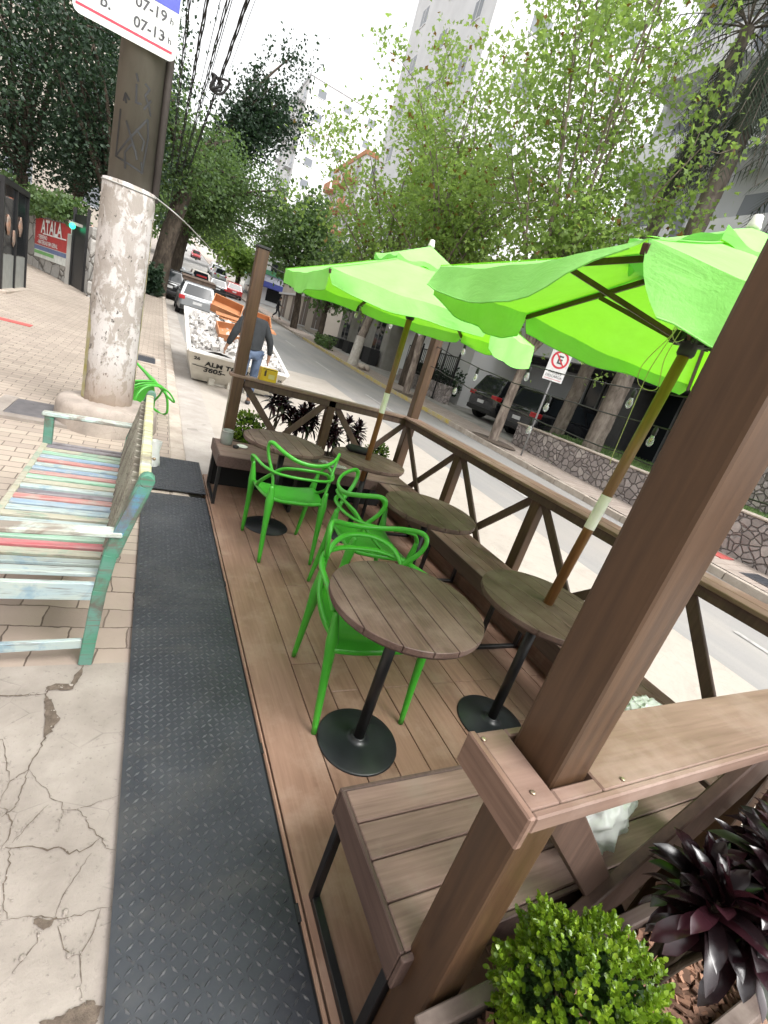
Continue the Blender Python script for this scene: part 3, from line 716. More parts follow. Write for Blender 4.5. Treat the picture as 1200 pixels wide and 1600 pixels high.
# ================================================================== UMBRELLAS
def umbrella(label, cx, cy, corners, apex, hub, drops, ash=(0,0)):
    """corners: six (angle, radius, z); hexagonal canopy of sewn panels with a loose hanging valance"""
    t = thing('market_umbrella', label, 'umbrella', (cx, cy, .70), 'lime green umbrellas of the deck')
    ax, ay = cx+ash[0], cy+ash[1]; pk = lambda z: V((cx+ash[0]*(z-.74)/(apex-.74), cy+ash[1]*(z-.74)/(apex-.74), z))
    mb = MB(); mb.tube([pk(.55), pk(apex-.02)], .0235, 14); o = mb.build('pole', pole_wood, t)
    mb = MB(); mb.tube([pk(1.15), pk(1.315)], .0243, 14, False); mb.build('white_band', white_paint, o)
    K = [V((cx+r*math.cos(rad(a)), cy+r*math.sin(rad(a)), z)) for a, r, z in corners]; A = V((ax,ay,apex)); n = len(K)
    vent = .30
    mb = MB(); mv = MB(); NU, NV = 14, 10
    for i in range(n):
        k0, k1 = K[i], K[(i+1)%n]; rows = []
        for j in range(NV+1):
            v = vent + (1-vent)*j/NV
            row = []
            for u in range(NU+1):
                q = u/NU; e = k0.lerp(k1, q); p = A.lerp(e, v)
                sag = math.sin(math.pi*q)*v*v*.028 + math.sin(math.pi*min(1,v))*.012
                wr = .004*math.sin(q*19+i*2.1+v*6)*math.sin(math.pi*q)*v
                p.z -= sag + wr; row.append(p)
            rows.append(row)
        mb.grid(rows, True)
        # valance: hangs from the edge, wavy, open at the seams
        edge = rows[-1]; V_ = []; out = ((k0+k1)/2 - V((cx,cy,(k0.z+k1.z)/2))).normalized()
        ph = i*1.7
        for j in range(7):
            s = j/6; row = []
            for u, e in enumerate(edge):
                q = u/NU; d0, d1, d2, kick = drops.get(i, (.16,.17,.16,0)); drop = d0*(1-q)*(1-2*q)+d1*4*q*(1-q)+d2*q*(2*q-1) + .010*math.sin(q*9+ph)
                d = e + V((0,0,-drop*s*(1-.3*kick*s))) + out*(kick*drop*s + s*(.018*math.sin(q*math.pi*2.3+ph)+.012*math.sin(q*math.pi*6+ph*2)))
                inw = (k0-k1).normalized(); gap = (.085 if drops.get(i, (0,0,0,0))[0] == .145 else .03)*s*s
                d += inw*(-gap*(1-q)**6 + gap*q**6)
                row.append(d)
            V_.append(row)
        mv.grid(V_, True)
        # hem
        mv.tube([p+V((0,0,0)) for p in V_[-1]], .0025, 4, False)
    o = mb.build('canopy', lime_canvas, t); mv.build('valance', lime_canvas, o)
    for k in K:                          # taped seams over the ribs
        sm_ = MB(); d = (k-A).normalized(); sd = d.cross(V((0,0,1))).normalized(); up = sd.cross(d)
        rows = []
        for j in range(9):
            p = A.lerp(k, .30+.70*j/8); p = p - V((0,0,math.sin(math.pi*min(1,.30+.70*j/8))*.012)) + up*.003; rows.append([p-sd*.009, p+up*.0015, p+sd*.009])
        sm_.grid(rows, True); sm_.build('seam', lime_canvas, o)
    mb = MB()                            # upper wind vent
    for i in range(n):
        k0, k1 = K[i], K[(i+1)%n]; rows = []
        for j in range(7):
            v = .02 + .36*j/6; row = []
            for u in range(NU+1):
                q = u/NU; p = A.lerp(k0.lerp(k1, q), v); p.z += .028 + .012*(1-v/.38) + (.016*math.sin(q*math.pi*3+i) if j == 6 else 0) - .02*math.sin(math.pi*q)*(v/.38)**2
                row.append(p)
            rows.append(row)
        mb.grid(rows, True)
        e = rows[-1]; mb.grid([e, [p+V((0,0,-.035-.008*math.sin(k*1.1+i))) for k, p in enumerate(e)]], True)
    mb.build('wind_vent', lime_canvas, t)
    mb = MB(); mb.lathe([(.006,apex+.03),(.025,apex+.033),(.025,apex+.045),(.021,apex+.056),(.017,apex+.080),(.006,apex+.084)], (ax,ay,0), 14); mb.build('finial', white_paint, t)
    mb = MB(); mb.lathe([(.03,apex-.07),(.052,apex-.065),(.052,apex-.025),(.03,apex-.02)], (ax,ay,0), 12); mb.build('crown_hub', trim_black, t)
    H = pk(hub); mb = MB(); mb.lathe([(.028,-.06),(.034,-.05),(.034,-.02),(.058,-.015),(.062,.0),(.058,.02),(.034,.025),(.03,.035)], H, 12)
    for k in K:
        d = (k-A); d.z = 0; d.normalize()
        for s in (-1,1): mb.box(H+d*.06+V((-d.y,d.x,0))*(s*.016)+V((0,0,.004)), (.008,.04,.04), (0,0,math.atan2(d.y,d.x)+rad(90)))
    mb.build('slide_hub', trim_black, t)
    for k in K:
        d = (k-A); p0 = A + d*.06 + V((0,0,-.045)); p1 = k + V((0,0,-.022)); mb = MB(); mb.bar(p0, p1, .016, .024); o = mb.build('rib', post_wood, t, .002)
        m = p0.lerp(p1, .52)+V((0,0,-.014)); h = H + V((d.x,d.y,0)).normalized()*.062; mb = MB(); mb.bar(h, m, .014, .02); mb.build('strut', post_wood, t, .002)
    return t
u1 = umbrella('near lime green market umbrella whose canopy runs behind the big post', 1.81, 1.325, [(86,1.0,2.05),(146,.975,1.99),(208.5,1.0,2.0),(266,1.05,1.97),(326,1.05,2.0),(26,1.06,1.95)], 2.385, 2.0, {1:(.085,.14,.035,.35), 0:(.13,.15,.10,0), 2:(.145,.145,.15,0), 5:(.06,.075,.11,0), 4:(.10,.10,.06,0)}, (.10,-.03))
u2 = umbrella('farther lime green market umbrella over the table with the black pouch', 1.725, 3.455, [(32,1.0,1.975),(92,1.0,1.97),(150,1.02,1.965),(212,1.01,1.965),(273,.98,1.975),(332,.99,1.98)], 2.375, 1.95, {2:(.10,.12,.12,0), 3:(.10,.11,.11,.2), 0:(.08,.08,.08,0), 1:(.08,.08,.09,0), 5:(.1,.09,.08,0)})
# loose cord on the near umbrella
mb = MB(); c = V((1.785,1.30,2.02)); rr = random.Random(3)
mb.tube(cr([c, (1.74,1.28,2.05), (1.725,1.28,1.98), (1.66,1.29,1.85), (1.69,1.29,1.78), (1.80,1.29,1.79), (1.765,1.29,1.9), (1.775,1.285,2.02)], 8), .0016, 5, False)
mb.tube(cr([c, (1.735,1.27,2.035), (1.70,1.28,1.86), (1.698,1.28,1.77), (1.71,1.282,1.62), (1.716,1.28,1.49), (1.722,1.278,1.455)], 8), .0016, 5, False)
mb.tube(cr([c, (1.75,1.265,2.06), (1.715,1.275,2.0), (1.75,1.27,1.965), (1.79,1.27,1.985)], 6), .0016, 5, False)
mb.build('tie_cord', cord_mat, u1)

# ================================================================== STRING LIGHTS
def string(label, p0, p1, sag, ts):
    t = thing('string_lights', label, 'string lights', p0, 'bulb strings along the road side of the deck'); p0, p1 = V(p0), V(p1)
    f = lambda s: p0.lerp(p1, s) - V((0,0,4*sag*s*(1-s)))
    mb = MB(); mb.tube([f(i/24)+V((0,0,.004*math.sin(i*2.2))) for i in range(25)], .0042, 5, False); mb.build('wire', cable_mat, t)
    for s in ts:
        p = f(s); mb = MB(); mb.lathe([(.010,-.055),(.014,-.05),(.014,-.016),(.008,-.004),(.005,.004)], p, 10); k = mb.build('socket', trim_black, t)
        mb = MB(); mb.lathe([(.010,-.055),(.013,-.066),(.019,-.084),(.020,-.099),(.015,-.113),(.006,-.121),(.002,-.122)], p, 12); b = mb.build('bulb', bulb_glass, t)
        mb = MB()
        for a in range(4):
            d = V((math.cos(a*1.57),math.sin(a*1.57),0))*.008; mb.tube([p+V((0,0,-.07))+d*.6, p+V((0,0,-.10))+d*.8], .0014, 4)
        mb.build('filament', amber, b)
string('upper bulb string running from the corner post along the road side', (2.60,4.40,1.98), (2.62,.40,2.02), .16, (.12,.36,.60,.85))
string('middle bulb string below the upper one along the road side', (2.60,4.40,1.82), (2.62,.40,1.78), .13, (.20,.44,.66))
string('lowest bulb string just above the road side railing', (2.60,4.40,1.62), (2.62,.40,1.52), .10, (.14,.42,.74))
string('bulb string between corner post and far left post', (2.60,4.45,2.02), (.74,4.45,2.0), .07, (.12,.3,.5))

# ================================================================== SMALL THINGS
mb = MB(); p = V((.70,4.22,.45)); t = thing('glass_jar', 'pale grey jar with a rim, at the left end of the far bench', 'jar', p)
mb.lathe([(.044,0),(.050,.006),(.052,.05),(.050,.10),(.045,.112),(.043,.118),(.047,.122),(.047,.132),(.040,.132),(.040,.03),(.01,.028)], p, 20, True, False); mb.build('jar_body', plain('frosted_glass', (.25,.27,.25), None, .25), t)
mb = MB(); mb.lathe([(.0475,.113),(.050,.115),(.050,.1235),(.0475,.125)], p, 20, True, False); mb.build('rim_band', plain('jar_band', (.36,.37,.34), None, .3), t)
p = V((.84,4.20,.45)); t = thing('ashtray', 'white round ashtray with a dark rim stub beside the jar on the far bench', 'ashtray', p)
mb = MB(); mb.lathe([(.036,0),(.046,.003),(.05,.014),(.046,.015),(.036,.006),(.004,.005)], p, 18, True, False); mb.build('dish', white_paint, t)
mb = MB(); mb.lathe([(.024,0),(.026,.004),(.026,.020),(.022,.022),(.002,.021)], (.775,4.14,.45), 14); tag(mb.build('bottle_cap', trim_black), 'small round black cap on the far bench next to the white ashtray', 'cap')
p = V((1.52,4.14,.45)); t = thing('metal_cup', 'grey metal cup standing on the far bench between two tables', 'cup', p)
mb = MB(); mb.lathe([(.034,0),(.038,.004),(.043,.11),(.040,.11),(.036,.01),(.003,.008)], p, 18, True, False); mb.build('cup_wall', plain('dull_zinc', (.22,.22,.21), None, .45, metal=.5), t)
for i in range(6): a = i*1.1; mb = MB(); mb.tube([p+V((0,0,.01)), p+V((.03*math.cos(a),.03*math.sin(a),.16))], .0022, 5); mb.build('straw', white_paint, t)
mb = MB(); P = [[V((1.63+.2*u-.06*w, 4.02+.14*w, .452+.018*math.sin(u*7+w*3)*math.sin(w*5)+.012)) for u in [i/10 for i in range(11)]] for w in [j/8 for j in range(9)]]
mb.grid(P); o = mb.build('clear_wrapper', bulb_glass, solid=.001); tag(o, 'crumpled clear plastic wrapper on the far bench by the metal cup', 'wrapper')
p = V((1.70,3.62,.74)); mb = MB(); Q = []
for i in range(13):
    s = i/12; x = -.125+.25*s; k = (1-abs(2*s-1)**4)**.5+.05
    Q.append([V((p.x+x*.96, p.y-x*.28, p.z+.032)) + V((.27*.034*k*math.cos(a)*1.1, .96*.040*k*math.cos(a), .030*k*math.sin(a)+.004*math.sin(5*s*a))) for a in [2*math.pi*j/14 for j in range(14)]])
t = thing('pencil_pouch', 'long soft black pouch lying on the table under the farther umbrella', 'pouch', p)
mb.grid(Q, True, True); mb.build('pouch_body', plain('black_cloth', (.010,.010,.011), None, .8, bump=.3, bs=200), t)
mb = MB(); mb.tube([p+V((x*.96-.01, -x*.28, .0655-abs(x)*.09)) for x in [-.10+.02*i for i in range(11)]], .003, 5); mb.build('zip', trim_black, t)
# yellow box on the far rail
p = V((.985,4.445,RH)); t = thing('yellow_box', 'small yellow printed box standing on the far top rail', 'box', p); Rz = Euler((0,0,.12)).to_matrix()
mb = MB(); mb.box(p+V((0,0,.058)), (.155,.07,.116), Rz); mb.build('carton', plain('yellow_card', (.62,.40,.01), None, .5), t, .003)
mb = MB(); q = lambda x, z: p + Rz @ V((x, -.0362, z))
mb.add([q(-.045,.045),q(-.028,.045),q(-.028,.095),(q(-.036,.102)),q(-.048,.085)],[(0,1,2,3,4)]); mb.add([q(-.06,.106),q(.06,.106),q(.06,.111),q(-.06,.111)],[(0,1,2,3)]); mb.build('print', plain('dark_ink', (.05,.03,.015), None, .5), t)
mb = MB(); mb.add([q(-.005,.028),q(.055,.028),q(.055,.068),q(-.005,.068)],[(0,1,2,3)]); mb.build('paper_label', plain('pale_label', (.6,.5,.2), None, .5), t)

# crumpled plastic bags on the near bench
def bag(label, c, r, seed):
    rr = random.Random(seed); mb = MB(); nu, nv = 84, 54; rows = []
    pk = [(V((rr.gauss(0,1),rr.gauss(0,1),rr.gauss(0,1))), rr.uniform(.2,.7), rr.uniform(-.6,.6), rr.uniform(6,16)) for _ in range(46)]
    for j in range(nv+1):
        ph = -math.pi/2 + math.pi*j/nv; row = []
        for i in range(nu):
            a = 2*math.pi*i/nu; d = V((math.cos(ph)*math.cos(a), math.cos(ph)*math.sin(a), math.sin(ph))); k = .82
            for q, w, o_, sh in pk:
                x = d.dot(q.normalized()); k += .13*w*max(0, 1-abs(x-o_)*sh)
            k += rr.uniform(-.006,.006)
            p = V(c) + V((d.x*r[0]*k, d.y*r[1]*k, max(-r[2]*.95, d.z*r[2]*k))); row.append(p)
        rows.append(row)
    mb.grid(rows, True, True); o = mb.build('plastic_bag', film); return tag(o, label, 'bag')
bag('crumpled white plastic bag stuffed under the boxed near rail', (1.28,.52,.56), (.17,.10,.115), 4)
bag('thin white plastic bag lying on the bench past the big post', (2.13,.84,.49), (.13,.10,.04), 9)

# ================================================================== PLANTERS
def leafquad(mb, p, d, n, L, w, curl=0):
    d = d.normalized(); s = d.cross(n)
    if s.length < 1e-4: s = d.cross(V((1,0,0)))
    s.normalize(); u = s.cross(d).normalized()
    mb.add([p, p+d*(L*.35)+s*w+u*(curl*.3), p+d*(L*.75)+s*(w*.75)+u*curl*.1, p+d*L-u*curl, p+d*(L*.75)-s*(w*.75)+u*curl*.1, p+d*(L*.35)-s*w+u*(curl*.3)],
           [(0,1,2,3),(0,3,4,5)], True)
def boxwood(label, c, r, n, L, squash=1.0):
    c = V(c); t = thing('boxwood_ball', label, 'shrub', (c.x, c.y, c.z-r), 'clipped boxwood balls')
    mb = MB()
    for i in range(5):
        a = i*1.3; mb.tube(cr([c+V((.02*math.cos(a),.02*math.sin(a),-r)), c+V((.05*math.cos(a),.05*math.sin(a),-r*.4)), c+V((.5*r*math.cos(a),.5*r*math.sin(a),r*.2))],3), .006, 5)
    mb.build('stem', bark_dark, t)
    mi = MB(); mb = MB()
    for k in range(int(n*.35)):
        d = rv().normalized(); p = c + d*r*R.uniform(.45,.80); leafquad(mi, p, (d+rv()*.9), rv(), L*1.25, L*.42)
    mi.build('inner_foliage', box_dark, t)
    sh = []
    for k in range(n//9):               # short sprigs of paired leaves
        d = rv().normalized(); lump = 1+.07*math.sin(d.x*7+d.z*5)+.05*math.sin(d.y*9-d.x*4)
        p = c + V((d.x,d.y,d.z*squash))*r*lump*R.uniform(.80,1.0); ax = (d+V((0,0,.35))+rv()*.45).normalized()
        if R.random() < .04: p += d*r*R.uniform(.05,.16)
        base = R.uniform(.15,.8)
        for j in range(9):
            q = p + ax*(L*.42*(j//2)); s = ax.cross(rv()).normalized()
            dd = (s*(1 if j%2 else -1)*(.95-.07*j) + ax*(.45+.10*j)); mb.r = min(1, max(0, base+R.uniform(-.15,.2)+j*.02))
            leafquad(mb, q, dd, ax, L*R.uniform(.8,1.15), L*.40, L*.10)
    mb.build('foliage', box_leaf, t)
def lance(mb, p, d, L, w, droop, tw=0):
    d = d.normalized(); s = d.cross(V((0,0,1)))
    if s.length < .1: s = V((1,0,0))
    s.normalize(); s = (s*math.cos(tw) + d.cross(s)*math.sin(tw)); rows = []; q = V(p); dd = V(d); n = 8
    for i in range(n+1):
        u = i/n; ww = w*(.28 + .72*math.sin(math.pi*min(1,u*.62+.16))**1.2)*(1 if u < .8 else max(.02,(1-u)/.2)); up = s.cross(dd).normalized()
        rows.append([q - s*ww + up*ww*.35, q, q + s*ww + up*ww*.35]); q = q + dd*(L/n); dd = (dd + V((0,0,-droop/n))).normalized()
    mb.grid(rows, True)
def cordyline(label, base, heads, nl, L, w, pink=0, group='dark cordylines in the planters'):
    base = V(base); t = thing('cordyline', label, 'plant', base, group); st = MB(); mb = MB(); mg = MB(); mp = MB()
    for h in heads:
        h = V(h); b = base + V((R.uniform(-.04,.04), R.uniform(-.03,.03), 0))
        st.tube(cr([b, b.lerp(h,.5)+V((R.uniform(-.02,.02),R.uniform(-.02,.02),-.01)), h], 4), .008, 6)
        for k in range(nl):
            s = k/nl; a = k*2.4+R.uniform(-.3,.3); el = -.35+1.65*s+R.uniform(-.15,.15)
            d = V((math.cos(a)*math.cos(el), math.sin(a)*math.cos(el), math.sin(el)))
            p = h + V((0,0,-.09+.11*s)); m = mp if pink and k >= nl-pink else (mg if R.random() < .12 and s < .5 else mb)
            m.r = R.random(); lance(m, p, d, L*R.uniform(.75,1.1)*(1-.25*s), w*R.uniform(.85,1.15), R.uniform(.7,1.5)*(1-.3*s), R.uniform(-.5,.5))
    st.build('stem', bark_dark, t); mb.build('leaves', ti_leaf, t)
    if mg.v: mg.build('old_leaves', ti_green, t)
    if mp.v: mp.build('young_leaf', ti_pink, t)
def planter(label, x0, x1, y0, y1, z0, z1):
    t = thing('planter_box', label, 'planter', ((x0+x1)/2,(y0+y1)/2,z0)); w = .022
    mb = MB(); mb.bb(x0,x1,y0,y0+w,z0,z1); mb.bb(x0,x1,y1-w,y1,z0,z1); mb.bb(x0,x0+w,y0+w,y1-w,z0,z1); mb.bb(x1-w,x1,y0+w,y1-w,z0,z1); mb.build('box_sides', planter_wood, t, .003)
    mb = MB(); e = .004; mb.bb(x0-e,x1+e,y0-.008,y0+w+.006,z1+.001,z1+.014); mb.bb(x0-e,x1+e,y1-w-.006,y1+.004,z1+.001,z1+.014); mb.bb(x0-e,x0+w+.006,y0+w+.007,y1-w-.007,z1+.001,z1+.014)
    mb.build('rim', planter_wood, t, .003)
    mb = MB(); mb.bb(x0+w,x1-w,y0+w,y1-w,z0+.02,z1-.06); mb.build('soil', soil_mat, t)
planter('brown timber planter box in the near corner filled with bark chips', .60, 2.55, .055, .306, -.15, .44)
planter('brown timber planter box beyond the far railing', .80, 2.62, 4.56, 4.80, -.1, .40)
mb = MB()
for k in range(2600):
    s = R.uniform(.5,1.4); mb.box((R.uniform(.63,2.5), R.uniform(.085,.275), .385+R.uniform(0,.022)+.01*R.random()), (.030*s*R.uniform(.5,1.3),.013*s,.004), (R.gauss(0,.35),R.gauss(0,.35),R.uniform(0,6.3)))
o = mb.build('bark_mulch', chip_mat, kind='stuff', bevel=0); tag(o, 'reddish brown bark chips covering the soil of the near planter', 'mulch')
mb = MB()
for k in range(700):
    s = R.uniform(.6,1.5); mb.box((R.uniform(.83,2.58), R.uniform(4.59,4.77), .345+R.uniform(0,.02)), (.03*s,.013*s,.004), (R.gauss(0,.35),R.gauss(0,.35),R.uniform(0,6.3)))
o = mb.build('bark_mulch', chip_mat, kind='stuff'); tag(o, 'brown bark chips in the planter beyond the far railing', 'mulch')
boxwood('bright green clipped boxwood ball in the near planter', (.845,.175,.585), .150, 12500, .0108)
boxwood('green boxwood ball at the left end of the far planter', (.95,4.66,.53), .15, 3000, .018)
boxwood('small green boxwood ball at the right end of the far planter by the corner post', (2.42,4.68,.52), .12, 2200, .018)
cordyline('glossy blackish purple cordyline with one pink leaf in the near planter', (1.22,.20,.40), [(1.12,.165,.80),(1.22,.13,.86),(1.34,.20,.80),(1.20,.225,.76),(1.28,.16,.90),(1.17,.11,.79)], 44, .13, .0160, 0)
cordyline('dark red tinged cordyline at the right end of the near planter', (1.62,.16,.40), [(1.45,.17,.88),(1.56,.10,.82),(1.68,.2,.86),(1.52,.22,.82),(1.60,.15,.92)], 42, .13, .0160, 3)
mb = MB(); lance(mb, V((1.19,.12,.83)), V((-.25,-.2,.75)), .13, .016, .3, .6); lance(mb, V((1.19,.12,.83)), V((-.1,-.25,.75)), .12, .013, .2, 1.2)
cp = [o for o in bpy.data.objects if o.name.startswith('cordyline') and o.type == 'EMPTY'][0]
mb.build('young_leaf', ti_pink, cp)
for i, (x, h, l) in enumerate([(1.17,.93,'dark bushy cordyline in the far planter nearest the left post'),(1.40,.90,'thin dark cordyline second from the left post in the far planter'),
        (1.55,.92,'dark red cordyline just left of the middle far post'),(1.86,.80,'brownish cordyline just right of the middle far post'),(2.06,.86,'dark cordyline behind the table with the black pouch')]):
    cordyline(l, (x,4.67,.36), [(x+R.uniform(-.09,.09),4.67+R.uniform(-.06,.06),h-R.uniform(0,.2)) for _ in range(4)], 30, .15, .017, 0)
# ================================================================== PAINTED PARK BENCH
t = thing('park_bench', 'weathered bench of slats brushed in old pink, blue, mint and cream paint', 'bench', (-.30, 2.7, -.03))
y0, y1, xb, xf, zs = 1.93, 3.62, -.075, -.52, .40; g = -.03
mb = MB(); NS = 23; order = [5,5,3,6,0,4,5,3,5,2,1,4,5,3,0,1,2,5,1,2,0,3,4]
for i in range(NS):
    d = (y1-y0-.05)/NS; a = y0+.03+d*i; mb.m = order[i]
    wy = d*R.uniform(.60,.73)
    mb.box(((xb+xf)/2, a+d/2, zs+R.uniform(-.002,.002)), (xb-xf, wy, .018), (0, R.uniform(-.004,.004), 0))
mb.build('seat_slats', BP, t, .003)
mb = MB(); mb.m = 5; mb.bb(xf, xb+.01, y0-.006, y0+.018, zs-.095, zs-.014); mb.build('end_rail', BP, t, .003)
mb = MB(); mb.m = 4; mb.bb(xf, xb+.01, y1-.018, y1+.006, zs-.075, zs+.016); mb.build('end_rail', BP, t, .003)
mb = MB(); mb.m = 3; mb.bb(xf-.02, xf+.012, y0, y1, zs-.06, zs+.012); mb.build('front_rail', BP, t, .003)
mb = MB(); mb.bb(xb-.005, xb+.02, y0+.02, y1, zs-.07, zs-.012); mb.build('seat_bearer', bench_green, t)
tilt = .11                                # the back leans outwards towards the ramp
for y in (y0+.012, y1-.012):
    mb = MB(); P = [(xb-.012, g), (xb+.012, zs-.05), (xb+.035, zs+.12), (xb+tilt+.02, .87)]
    for k, (a, b) in enumerate(zip(P, P[1:])):
        mb.bar((a[0],y,a[1]), (b[0],y,b[1]+(.0 if k == 2 else .006)), .046, .052 if k < 2 else .058, (1,0,0))
    mb.tube([(xb+tilt+.02,y-.0245,.868),(xb+tilt+.02,y+.0245,.868)], .029, 12)
    mb.build('back_post', bench_green, t, .004)
    mb = MB(); mb.bar((xb+.050,y-.0245*(1 if y < 2.5 else -1),zs+.22),(xb+tilt+.012,y-.0245*(1 if y < 2.5 else -1),.84),.003,.036,(1,0,0)); mb.build('blue_streak', bench_blue, t)
    mb = MB(); mb.bar((xf+.0,y,g), (xf+.01,y,.60), .045, .05, (1,0,0)); mb.build('front_post', bench_green, t, .004)
    mb = MB(); mb.box(((xf+xb)/2+.02, y, .615), (xb-xf+.10, .062, .026), (0,-.03,0)); mb.build('armrest', bench_arm, t, .006)
mb = MB()
mb.bar((xb+tilt+.012, y0+.04, .845), (xb+tilt+.012, y1-.04, .845), .05, .045, (1,0,0))
mb.build('top_rail', bench_top, t, .006)
mb = MB()
for i in range(16):
    y = y0+.09+(y1-y0-.18)*i/15; mb.bar((xb+.03, y, zs+.05), (xb+tilt+.0, y, .825), .07, .014, (0,1,0))
mb.bar((xb+.028, y0+.04, zs+.06), (xb+.028, y1-.04, zs+.06), .045, .02, (1,0,0)); mb.build('back_slats', bench_back, t, .002)
mb = MB(); mb.m = 5; mb.bar((xf, y0+.012, .055), (xb-.03, y0+.012, .075), .02, .045); mb.build('stretcher', BP, t, .003)
mb = MB(); mb.tube([(xb+.12,2.62,.74),(xb+.165,2.62,.735)], .004, 6); mb.ell((xb+.168,2.62,.735),(.009,.009,.009),8,6); mb.build('bolt', screw_metal, t)

# ================================================================== UTILITY POLE
px, py = -.315, 5.62; t = thing('utility_pole', 'thick concrete utility pole with peeling white painted lower half and graffiti', 'pole', (px, py, 0))
mb = MB(); prof = []
for i in range(26):
    z = .30+i*(2.30-.30)/25; prof.append((.232-.014*(z/2.3)+R.uniform(-.0025,.0025), z))
prof.append((.186, 2.302)); mb.lathe(prof, (px,py,0), 36, True, False); o = mb.build('painted_sleeve', sleeve_paint, t)
mb = MB(); mb.lathe([(.182,2.2),(.150,7.5),(.13,10.5)], (px,py,0), 28); mb.build('shaft', pole_conc, t)
mb = MB(); q = []                         # tie wire round the top of the sleeve
for i in range(29): a = 2*math.pi*i/28; q.append((px+.222*math.cos(a), py+.222*math.sin(a), 2.285+.02*math.sin(a)))
mb.tube(q, .006, 6, False); mb.tube(cr([(px+.2,py-.1,2.29),(px+.6,py+.6,2.2),(px+1.6,py+9,2.6),(px+4,py+30,3.4)],8), .006, 5); mb.build('tie_wire', plain('zinc_wire',(.4,.4,.38),None,.5), t)
mb = MB(); n = 30                         # band of old yellow paint on the street sides
for a0, a1, z0, z1 in ((3.0,3.72,.32,1.30),(-.22,-.06,.35,2.1)):
    rows = []
    for j in range(13):
        z = z0+(z1-z0)*j/12; k = 1 if j < 10 else (12-j)/3
        rows.append([(px+(.2345-.014*(z/2.3))*math.cos(a), py+(.2345-.014*(z/2.3))*math.sin(a), z) for a in [a0+R.uniform(-.04,.04)+(a1-a0)*u/8*max(.2,k)+.0 for u in range(9)]])
    mb.grid(rows, True)
mb.build('yellow_band', yellow_edge, t)
mb = MB(); rows = []
for i in range(44):                       # rough round footing, worn at the lip
    a = 2*math.pi*i/44; rows.append(a)
G = []
for r, z in ((.47,-.05),(.468,.10),(.455,.22),(.438,.275),(.40,.295),(.30,.305),(.20,.31)):
    G.append([(px+.02+(r*1.0+.012*math.sin(a*5)+R.uniform(-.006,.006))*math.cos(a), py-.02+(r+.012*math.sin(a*3+1)+R.uniform(-.006,.006))*math.sin(a), z+R.uniform(-.008,.008)+(.012 if .2<z<.3 and 4<a<5.2 else 0)) for a in rows])
mb.grid(G, True, True); mb.build('concrete_footing', footing_conc, t)
mb = MB(); mb.tube([(px+.205,py-.03,2.25),(px+.195,py-.03,4.5),(px+.17,py-.03,10)], .032, 8); mb.build('conduit', plain('conduit', (.10,.085,.08), None, .7), t)
mb = MB()
def inkline(P, w=.015):
    Q = []
    for a, b in zip(P, P[1:]):
        for i in range(6): s = i/6; Q.append((a[0]+(b[0]-a[0])*s, a[1]+(b[1]-a[1])*s))
    Q.append(P[-1]); rows = []
    for i, (u, z) in enumerate(Q):
        u2, z2 = Q[min(i+1,len(Q)-1)]; u1, z1 = Q[max(i-1,0)]; du, dz = u2-u1, z2-z1; L = math.hypot(du,dz) or 1; nx, nz = -dz/L*w/2, du/L*w/2
        f = lambda uu, zz: (px+(.1825-.0057*(zz-2.2)+.0022)*math.cos(-1.63+uu/.18), py+(.1825-.0057*(zz-2.2)+.0022)*math.sin(-1.63+uu/.18), zz)
        rows.append([f(u-nx,z-nz), f(u+nx,z+nz)])
    mb.grid(rows, True)
for P in ([(-.12,2.82),(-.12,2.47),(.10,2.42),(.085,2.5)],[(-.12,2.47),(.10,2.83)],[(-.06,2.75),(.03,2.56),(.05,2.5)],[(.10,2.83),(.12,2.7),(.10,2.42)],[(-.03,2.4),(-.045,2.52),(.0,2.60),(.04,2.55)],
          [(-.10,2.88),(-.09,2.94),(-.05,2.9)],[(-.09,2.94),(-.075,2.87)],[(-.01,3.03),(-.0,2.90),(.04,2.91)],[(.05,3.06),(.09,3.04),(.06,2.98),(.10,2.92),(.12,2.86)],[(.06,2.88),(.11,2.97)],[(-.02,3.10),(.0,3.05)],[(.02,2.72),(.09,2.66),(.08,2.58)]): inkline(P)
mb.build('graffiti', graffiti, t)
# parking hours sign strapped on the pole
p = V((-.29, 5.405, 3.36)); t = thing('parking_sign', 'white parking hours sign with a red border line strapped high on the pole', 'sign', p)
sx0, sx1, sz0, sz1, rr_ = -.80, -.08, 3.275, 4.30, .055
def rrect(x0, x1, z0, z1, r, y, n=6):
    P = []
    for cx, cz, a0 in ((x1-r,z0+r,-90),(x1-r,z1-r,0),(x0+r,z1-r,90),(x0+r,z0+r,180)):
        for i in range(n+1): a = rad(a0+90*i/n); P.append(V((cx+r*math.cos(a), y, cz+r*math.sin(a))))
    return P
mb = MB(); F = rrect(sx0,sx1,sz0,sz1,rr_,5.400); B = rrect(sx0,sx1,sz0,sz1,rr_,5.404); n = len(F)
mb.add(F+B, [tuple(range(n)), tuple(range(n,2*n))[::-1]]+[(i,n+i,n+(i+1)%n,(i+1)%n) for i in range(n)]); mb.build('panel', plain('sign_white',(.74,.76,.74),None,.4), t)
mb = MB(); y = 5.3985; mb.add([(sx0+.02,y,sz0+.050),(sx1-.03,y,sz0+.050),(sx1-.03,y,sz0+.068),(sx0+.02,y,sz0+.068)],[(0,1,2,3)]); mb.build('red_line', plain('sign_red',(.62,.045,.08),None,.4), t)
mb = MB(); mb.add([(sx1-.20,y,sz0+.33),(sx1-.012,y,sz0+.33),(sx1-.012,y,sz0+.70),(sx1-.20,y,sz0+.70)],[(0,1,2,3)]); mb.build('blue_field', plain('sign_blue',(.09,.11,.52),None,.4), t)
X, Z = (1,0,0), (0,0,1); sign_ink = plain('sign_ink',(.07,.07,.075),None,.5)
